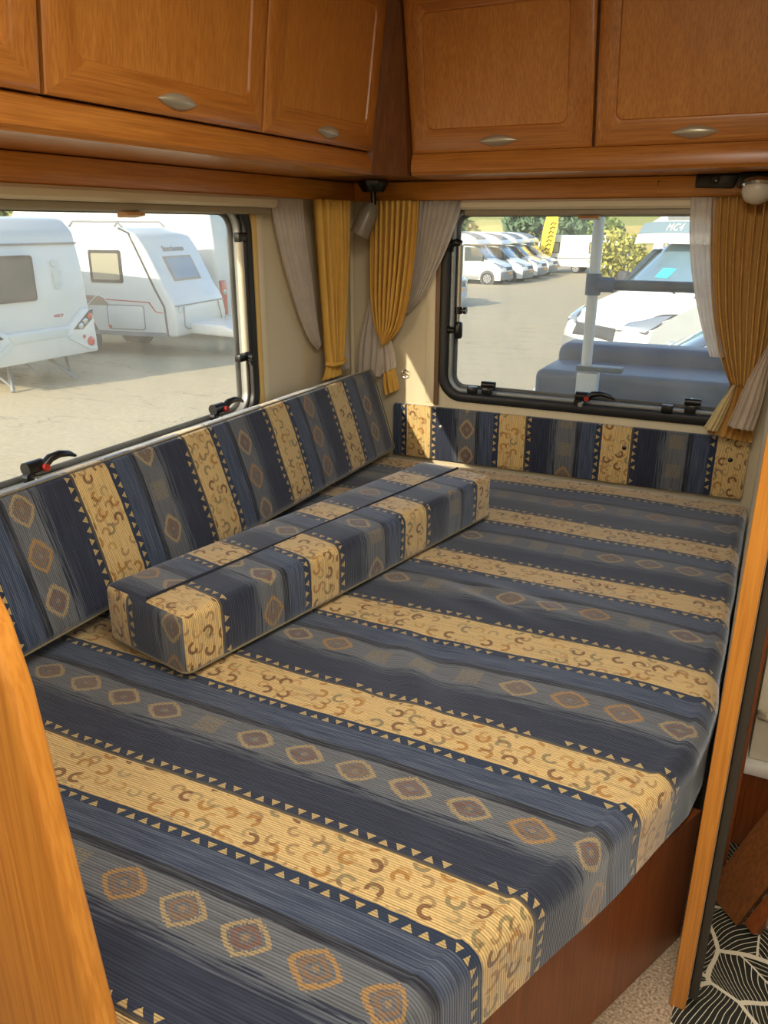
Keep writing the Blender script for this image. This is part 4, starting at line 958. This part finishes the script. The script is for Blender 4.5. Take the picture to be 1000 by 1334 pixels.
wsub(A, 'plate_recess', [(-0.50, 0.70), (0.50, 0.70), (0.58, 0.83), (-0.58, 0.83)], 0.06, 0.082, plain('pale_grey_panel', (196, 206, 204), 0.4), bmp, 0.005)
wsub(A, 'bumper_fold', [(0.52, 0.68), (0.95, 0.45), (1.1, 0.45), (1.1, 0.49), (0.97, 0.50), (0.58, 0.72)], 0.06, 0.085, plain('pale_grey_panel', (196, 206, 204), 0.4), bmp)
wsub(A, 'bumper_fold', [(-0.52, 0.68), (-0.95, 0.45), (-1.1, 0.45), (-1.1, 0.49), (-0.97, 0.50), (-0.58, 0.72)], 0.06, 0.085, plain('pale_grey_panel', (196, 206, 204), 0.4), bmp)
for sg in (-1, 1):
    tl = wsub(A, 'tail_lamp', [(sg*0.66, 0.80), (sg*0.84, 0.78), (sg*1.06, 0.93), (sg*1.09, 1.07), (sg*1.02, 1.06)], 0.05, 0.085, plain('black_lamp_housing', (40, 42, 46), 0.3), bmp)
    for q, (l_, z_, m_) in enumerate(((0.80, 0.835, LAMPG), (0.90, 0.90, LAMPG), (1.005, 0.975, REDL))):
        A.disc('lamp_lens', (0.08, sg*l_, z_), (1, 0, 0), 0.05, 0.02, m_, tl, 16)
    A.disc('reflector', (0.06, sg*0.86, 0.665), (1, 0, 0), 0.03, 0.02, REDL, bmp, 16); A.disc('reflector', (0.06, sg*0.99, 0.575), (1, 0, 0), 0.075, 0.025, REDL, bmp, 20)
    A.tube('steady_leg', [(-0.3, sg*0.35, 0.40), (0.05, sg*0.62, 0.02)], 0.03, GREYT); A.tube('steady_leg', [(-0.3, sg*0.75, 0.40), (0.0, sg*0.55, 0.06)], 0.02, GREYT)
    A.tube('steady_leg', [(-0.6, sg*0.1, 0.40), (-0.4, sg*0.3, 0.06)], 0.02, GREYT)
    A.wheel(-2.6, sg*1.08, 0.33, 0.2)
A.tube('leg_brace', [(-0.3, -0.5, 0.36), (-0.3, 0.9, 0.36)], 0.02, GREYT)
A.text('lettering', '440CP', 0.07, REDS, (-0.002, 0.46, 1.02), (0, 1, 0), (0, 0, 1), Ab)
# B : front end towards us, raked front
Bp = [(0.25, 0.42), (0.28, 0.75), (0.22, 1.08), (0.05, 1.32), (-0.30, 2.02), (-0.48, 2.28), (-0.78, 2.40), (-5.2, 2.42), (-5.35, 2.2), (-5.4, 0.45)]
BPH = math.radians(8)
Bv, Bb = caravan((-8.85-0.95*math.sin(BPH), 9.0+0.95*math.cos(BPH), gz(10)), (math.cos(BPH), math.sin(BPH)), 5.4, 1.9, 2.42, 'white caravan with red line, dark seam and raked front', None, 0.42, Bp)
for sg in (-1, 1):
    seam = [(-0.82, 2.385), (-0.62, 2.30), (-0.52, 2.1), (-0.15, 1.30), (0.02, 0.98), (0.05, 0.44)]
    Bv.tube('seam', [(f, sg*0.95, z) for f, z in seam], 0.022, SILL, 6, Bb)
    wn_ = Bv.side('side_window', rrect(-1.55, -0.83, 1.40, 2.0, 0.04, 4), sg*0.92, sg*0.962, BLACK, 0.0, 2, Bb)
    Bv.side('window_pane', rrect(-1.49, -0.89, 1.46, 1.94, 0.03, 4), sg*0.92, sg*0.966, plain('curtained_glass', (150, 146, 124), 0.15), 0.0, 2, wn_)
    Bv.side('red_line', [(-1.9, 1.105), (-0.32, 1.05), (-0.18, 0.88), (-0.02, 0.86), (-0.02, 0.875), (-0.17, 0.895), (-0.30, 1.068), (-1.9, 1.122)], sg*0.94, sg*0.958, REDS, 0.0, 2, Bb)
    Bv.side('graphic', [(-2.6, 0.98), (-1.22, 0.98), (-1.25, 1.10), (-1.5, 1.16), (-2.6, 1.16)], sg*0.94, sg*0.956, plain('taupe_graphic', (132, 126, 112), 0.5), 0.0, 2, Bb)
    Bv.tube('graphic_curve', [(-2.2+0.09*i, sg*0.958, 1.07+0.10*math.sin(i*0.9)) for i in range(12)], 0.012, CARW, 6, Bb)
    dr = Bv.side('locker_door', rrect(-1.25, -0.45, 0.55, 0.98, 0.05, 4), sg*0.94, sg*0.962, CARW, 0.004, 2, Bb)
    Bv.side('locker_frame', rrect(-1.27, -0.43, 0.53, 1.0, 0.06, 4), sg*0.94, sg*0.955, GREYT, 0.0, 2, Bb)
    Bv.side('skirt', [(-5.3, 0.42), (0.05, 0.42), (0.0, 0.50), (-1.3, 0.50), (-5.3, 0.52)], sg*0.94, sg*0.965, GREYT, 0.0, 2, Bb)
    Bv.disc('reflector', (-1.22, sg*0.95, 0.58), (0, sg, 0), 0.035, 0.02, REDL, Bb, 14)
    Bv.disc('wheel_arch', (-1.95, sg*0.91, 0.36), (0, sg, 0), 0.46, 0.055, SILL, Bb, 28)
    Bv.wheel(-1.95, sg*0.98, 0.34, 0.2)
    Bv.tube('roof_rail', [(-0.9, sg*0.72, 2.40), (-1.0, sg*0.72, 2.50), (-2.0, sg*0.72, 2.51), (-2.1, sg*0.72, 2.41)], 0.025, GREYT, 6, Bb)
# raked front window and lettering
def rake(f, z): return (f, z)
ax_ = Vector((-0.35, 0, 0.70)).normalized(); nrm = Vector((0.70, 0, 0.35)).normalized()
fw = bmesh.new()
def onrake(l, s_): return Vector((0.05, l, 1.32))+ax_*s_
pl_ = [(-0.50, 0.12), (0.50, 0.12), (0.50, 0.62), (-0.50, 0.62)]
for nm, gr, d, mt in (('front_window', 0.0, 0.012, plain('brown_window_frame', (136, 122, 96), 0.4)), ('front_pane', 0.05, 0.018, BLUEG)):
    bm = bmesh.new(); q0 = [bm.verts.new(onrake(l*(1-gr*2), 0.37+(s_-0.37)*(1-gr*3))-nrm*0.05) for l, s_ in pl_]; q1 = [bm.verts.new(onrake(l*(1-gr*2), 0.37+(s_-0.37)*(1-gr*3))+nrm*d) for l, s_ in pl_]
    bm.faces.new(q0); bm.faces.new(q1)
    for i in range(4): bm.faces.new((q0[i], q0[(i+1) % 4], q1[(i+1) % 4], q1[i]))
    o_ = Bv.sub(bm_obj(nm, bm, mt), Bb if nm == 'front_window' else o_)
Bv.text('lettering', 'Sterckeman', 0.16, GREYT, onrake(0.0, 0.77)+nrm*0.01, (0, 1, 0), ax_, Bb)
Bv.tube('panel_seam', [(0.25, -0.93, 1.0), (0.255, 0.93, 1.0)], 0.014, GREYT, 6, Bb)
Bv.tube('locker_seam', [(0.262, -0.66, 0.98), (0.295, -0.72, 0.62), (0.29, -0.60, 0.55), (0.29, 0.60, 0.55), (0.295, 0.72, 0.62), (0.262, 0.66, 0.98)], 0.012, GREYT, 6, Bb)
Bv.disc('round_marker', (0.26, -0.80, 0.92), (1, 0, 0), 0.06, 0.012, plain('pale_grey_panel', (196, 206, 204), 0.4), Bb, 18)
Bv.side('drawbar_cover', [(0.2, 0.45), (1.2, 0.40), (1.3, 0.5), (1.0, 0.62), (0.2, 0.66)], -0.5, 0.5, CARW, 0.04, 3)
Bv.tube('jockey_wheel', [(1.1, 0.0, 0.5), (1.1, 0.0, 0.02)], 0.03, SILL)
# C : tall motorhome rear beyond B
Cv, Cb = caravan((-9.6, 12.90, gz(12)), (1, 0), 6.5, 2.3, 2.95, 'tall white motorhome with a long red tail lamp beyond the caravan with red line', None, 0.35)
for sg in (-1, 1):
    lm = Cv.box('tail_lamp', (-0.05, sg*1.02-0.10, 0.58), (0.03, sg*1.02+0.10, 1.33), REDL, 0.02)
    Cv.disc('lamp_lens', (0.03, sg*1.02, 1.08), (1, 0, 0), 0.06, 0.012, LAMPG, lm, 14)
    Cv.wheel(-1.6, sg*1.10, 0.33, 0.2)
Cv.box('rear_window', (-0.15, -0.6, 1.7), (0.0, 0.6, 2.25), DARKG, 0.03); Cv.box('bumper', (-0.05, -1.12, 0.33), (0.10, 1.12, 0.55), CARW, 0.04)
# far caravans
for (O, Ln, lab) in (((-14.6, 56.5, 0), 6.4, 'cream white caravan in the distance behind the yellow flag'), ((-6.9, 58.0, 0), 4.2, 'far white caravan partly hidden by the leafy bush')):
    fv, fb = caravan((O[0]+Ln, O[1], gz(45)), (1, 0), Ln, 2.3, 2.55, lab)
    for i, (a, b_) in enumerate(((-Ln*0.42, -Ln*0.30), (-Ln*0.82, -Ln*0.74))):
        w_ = fv.side('side_window', rrect(a, b_+(0.4 if i == 0 else 0), 1.35, 2.1, 0.06, 3), -1.19, -1.10, BLACK, 0.0, 2, fb)
        fv.side('window_pane', rrect(a+0.07, b_+(0.33 if i == 0 else -0.07), 1.42, 2.03, 0.04, 3), -1.20, -1.10, plain('curtained_glass', (150, 146, 124), 0.15), 0.0, 2, w_)
    fv.side('stripe', [(-Ln+0.1, 0.98), (-0.1, 0.98), (-0.1, 1.06), (-Ln+0.1, 1.06)], -1.175, -1.10, GREYT, 0.0, 2, fb)
    for sg in (-1, 1): fv.wheel(-Ln*0.55, sg*1.12, 0.33, 0.2)
# flag
FY, FX = 54.6, -13.75; FZ = gz(45)
fr_ = empty('banner_flag', (FX, FY, FZ)); tag(fr_, 'tall yellow feather banner flag standing beside the row of motorhomes', 'flag')
adopt(tube('flag_pole', [(FX-0.55, FY, FZ), (FX-0.35, FY, FZ+2.4), (FX-0.2, FY, FZ+3.6), (FX+0.25, FY, FZ+4.25)], 0.04, SILL, None, 8), fr_)
fl = [(-0.50, 0.75), (0.35, 0.65), (0.62, 2.2), (0.78, 3.4), (0.72, 4.1), (0.35, 4.25), (-0.02, 3.9), (-0.2, 3.3), (-0.38, 2.2)]
cl_ = adopt(prism('flag_cloth', [(FX+a, FZ+b_) for a, b_ in fl], FY-0.015, FY+0.015, 'y', plain('yellow_flag_cloth', (240, 208, 44), 0.7), None), fr_)
PRINT = plain('brown_print', (84, 56, 12), 0.7)
for k in range(9):
    zc = FZ+1.05+0.28*k; xc = FX-0.02+0.055*k
    tube('print_mark', [(xc-0.16, FY-0.02, zc-0.07), (xc+(0.10 if k % 2 else 0.0), FY-0.02, zc+0.10), (xc+0.16, FY-0.02, zc-0.04), (xc+0.20, FY-0.02, zc+0.09)], 0.05, PRINT, cl_, 5)
# trees and bush
def leafy(name, c, rad, mat, label, group=None, n=900, ls=0.16, seed=1, trunk=True, cat='tree'):
    rnd = random.Random(seed); V = []; Fc = []
    r = empty(name, (c[0], c[1], c[2])); tag(r, label, cat, group)
    blobs = [(Vector((rnd.uniform(-.5, .5)*rad[0], rnd.uniform(-.5, .5)*rad[1], rad[2]*rnd.uniform(0.7, 1.4))), rnd.uniform(0.45, 0.7)) for _ in range(9)]
    for i in range(n):
        b_, s_ = rnd.choice(blobs); d = Vector((rnd.gauss(0, 1), rnd.gauss(0, 1), rnd.gauss(0, 1))).normalized()
        p_ = b_+Vector((d.x*rad[0], d.y*rad[1], d.z*rad[2]))*s_*rnd.uniform(0.75, 1.0); p_ += Vector(c)
        a = Vector((rnd.gauss(0, 1), rnd.gauss(0, 1), rnd.gauss(0, 1))).normalized()*ls*rnd.uniform(0.7, 1.5); q = a.cross(Vector((rnd.gauss(0, 1), rnd.gauss(0, 1), rnd.gauss(0, 1)))).normalized()*ls*0.6
        k = len(V); V += [p_-a, p_+q, p_+a, p_-q]; Fc.append((k, k+1, k+2, k+3))
    adopt(mesh_obj('foliage', V, Fc, mat), r)['kind'] = 'stuff'
    if trunk: adopt(tube('trunk', [Vector(c), Vector(c)+Vector((0.1, 0, rad[2]*1.0))], [rad[0]*0.09, rad[0]*0.05], plain('tree_bark', (90, 72, 52), 0.9), None, 7), r)
    return r
LEAF = plain('green_leaves', (104, 124, 66), 0.7, var=0.35, scale=1.5); LEAF2 = plain('olive_leaves', (150, 150, 70), 0.7, var=0.3, scale=1.5); LEAF3 = plain('blue_green_leaves', (86, 112, 84), 0.7, var=0.3, scale=0.8)
leafy('bush', (-5.5, 36.5, gz(36.5)), (1.5, 1.0, 1.5), LEAF2, 'yellow green leafy bush beside the large white motorhome', None, 1400, 0.13, 3, True, 'bush')
leafy('tree', (-12.6, 70, gz(45)), (1.6, 1.6, 2.2), LEAF, 'small round tree behind the distant cream caravan', None, 1200, 0.2, 4)
for i, (x, y, rx, rz, m_) in enumerate(((-38, 84, 2.9, 3.2, LEAF3), (-31, 82, 2.8, 3.0, LEAF), (-24.5, 86, 2.6, 3.0, LEAF3), (-18.5, 84, 2.3, 2.5, LEAF3))):
    leafy('tree', (x, y, gz(45)), (rx, 3, rz), m_, 'dense leafy tree rising behind the roofs of the parked motorhomes', 'trees behind the motorhome row', 1500, 0.35, 20+i)
hr = random.Random(5)
for i in range(19):
    x = -165+9.0*i+hr.uniform(-1, 1); y = 250+hr.uniform(-12, 12)
    t_ = (y-210)/60; z_ = gz(45)+(5+(9.5-5)*t_)*(1+0.25*math.sin(x*0.013+y*0.01))-0.5
    leafy('tree', (x, y, z_), (hr.uniform(2.9, 3.6), 3.4, hr.uniform(1.8, 3.2)), (LEAF, LEAF3, LEAF2)[i % 3], 'small tree in the hedge line across the distant fields', 'hedge trees on the hillside', 420, 0.7, 50+i, False)
for i in range(6):
    leafy('tree', (-45-hr.uniform(0, 6), 18+8.8*i, gz(18+8.8*i)), (3.4, 3.4, 2.3), (LEAF, LEAF2)[i % 2], 'leafy tree at the far edge of the lot behind the caravans', 'trees behind the caravans', 700, 0.35, 90+i)

# storage box and carrier on the caravan's own rear
NAVY = plain('navy_storage_box', (54, 65, 88), 0.45, var=0.15, scale=60)
sb = empty('storage_box', (1.2, 0.65, 0.3)); tag(sb, 'dark navy storage box mounted outside the rear window', 'storage box')
adopt(box('box_body', (0.70, 0.42, 0.25), (1.98, 0.78, 0.845), NAVY, None, 0.035, 4), sb)
adopt(box('box_lid', (0.705, 0.785, 0.25), (1.98, 1.00, 0.915), NAVY, None, 0.05, 4), sb)
rk = empty('bike_carrier', (0.92, 0.33, 0.3)); tag(rk, 'white upright post and dark crossbar of a bicycle carrier outside the rear window', 'carrier')
PW = plain('white_carrier_post', (206, 214, 222), 0.4); PB = plain('dark_carrier_bar', (56, 66, 74), 0.45); BC = plain('blue_grey_clamp', (70, 90, 120), 0.5)
PX, PY = 0.945, 0.33
adopt(tube('post', [(PX, PY, 0.2), (PX, PY, 1.75)], 0.022, PW, None, 14), rk)
adopt(tube('crossbar', [(PX, PY+0.0, 1.222), (2.0, PY, 1.222)], 0.021, PB, None, 12), rk)
adopt(tube('clamp', [(PX, PY, 1.18), (PX, PY, 1.265)], 0.031, BC, None, 14), rk)
adopt(tube('clamp', [(PX, PY, 1.222), (PX+0.085, PY, 1.222)], 0.030, BC, None, 14), rk)
adopt(box('sleeve', (PX-0.032, PY-0.03, 0.3), (PX+0.055, PY+0.03, 0.865), PW, None, 0.006), rk)
adopt(box('strap', (PX-0.036, PY-0.033, 0.872), (PX+0.15, PY+0.033, 0.892), PB, None, 0.003), rk)
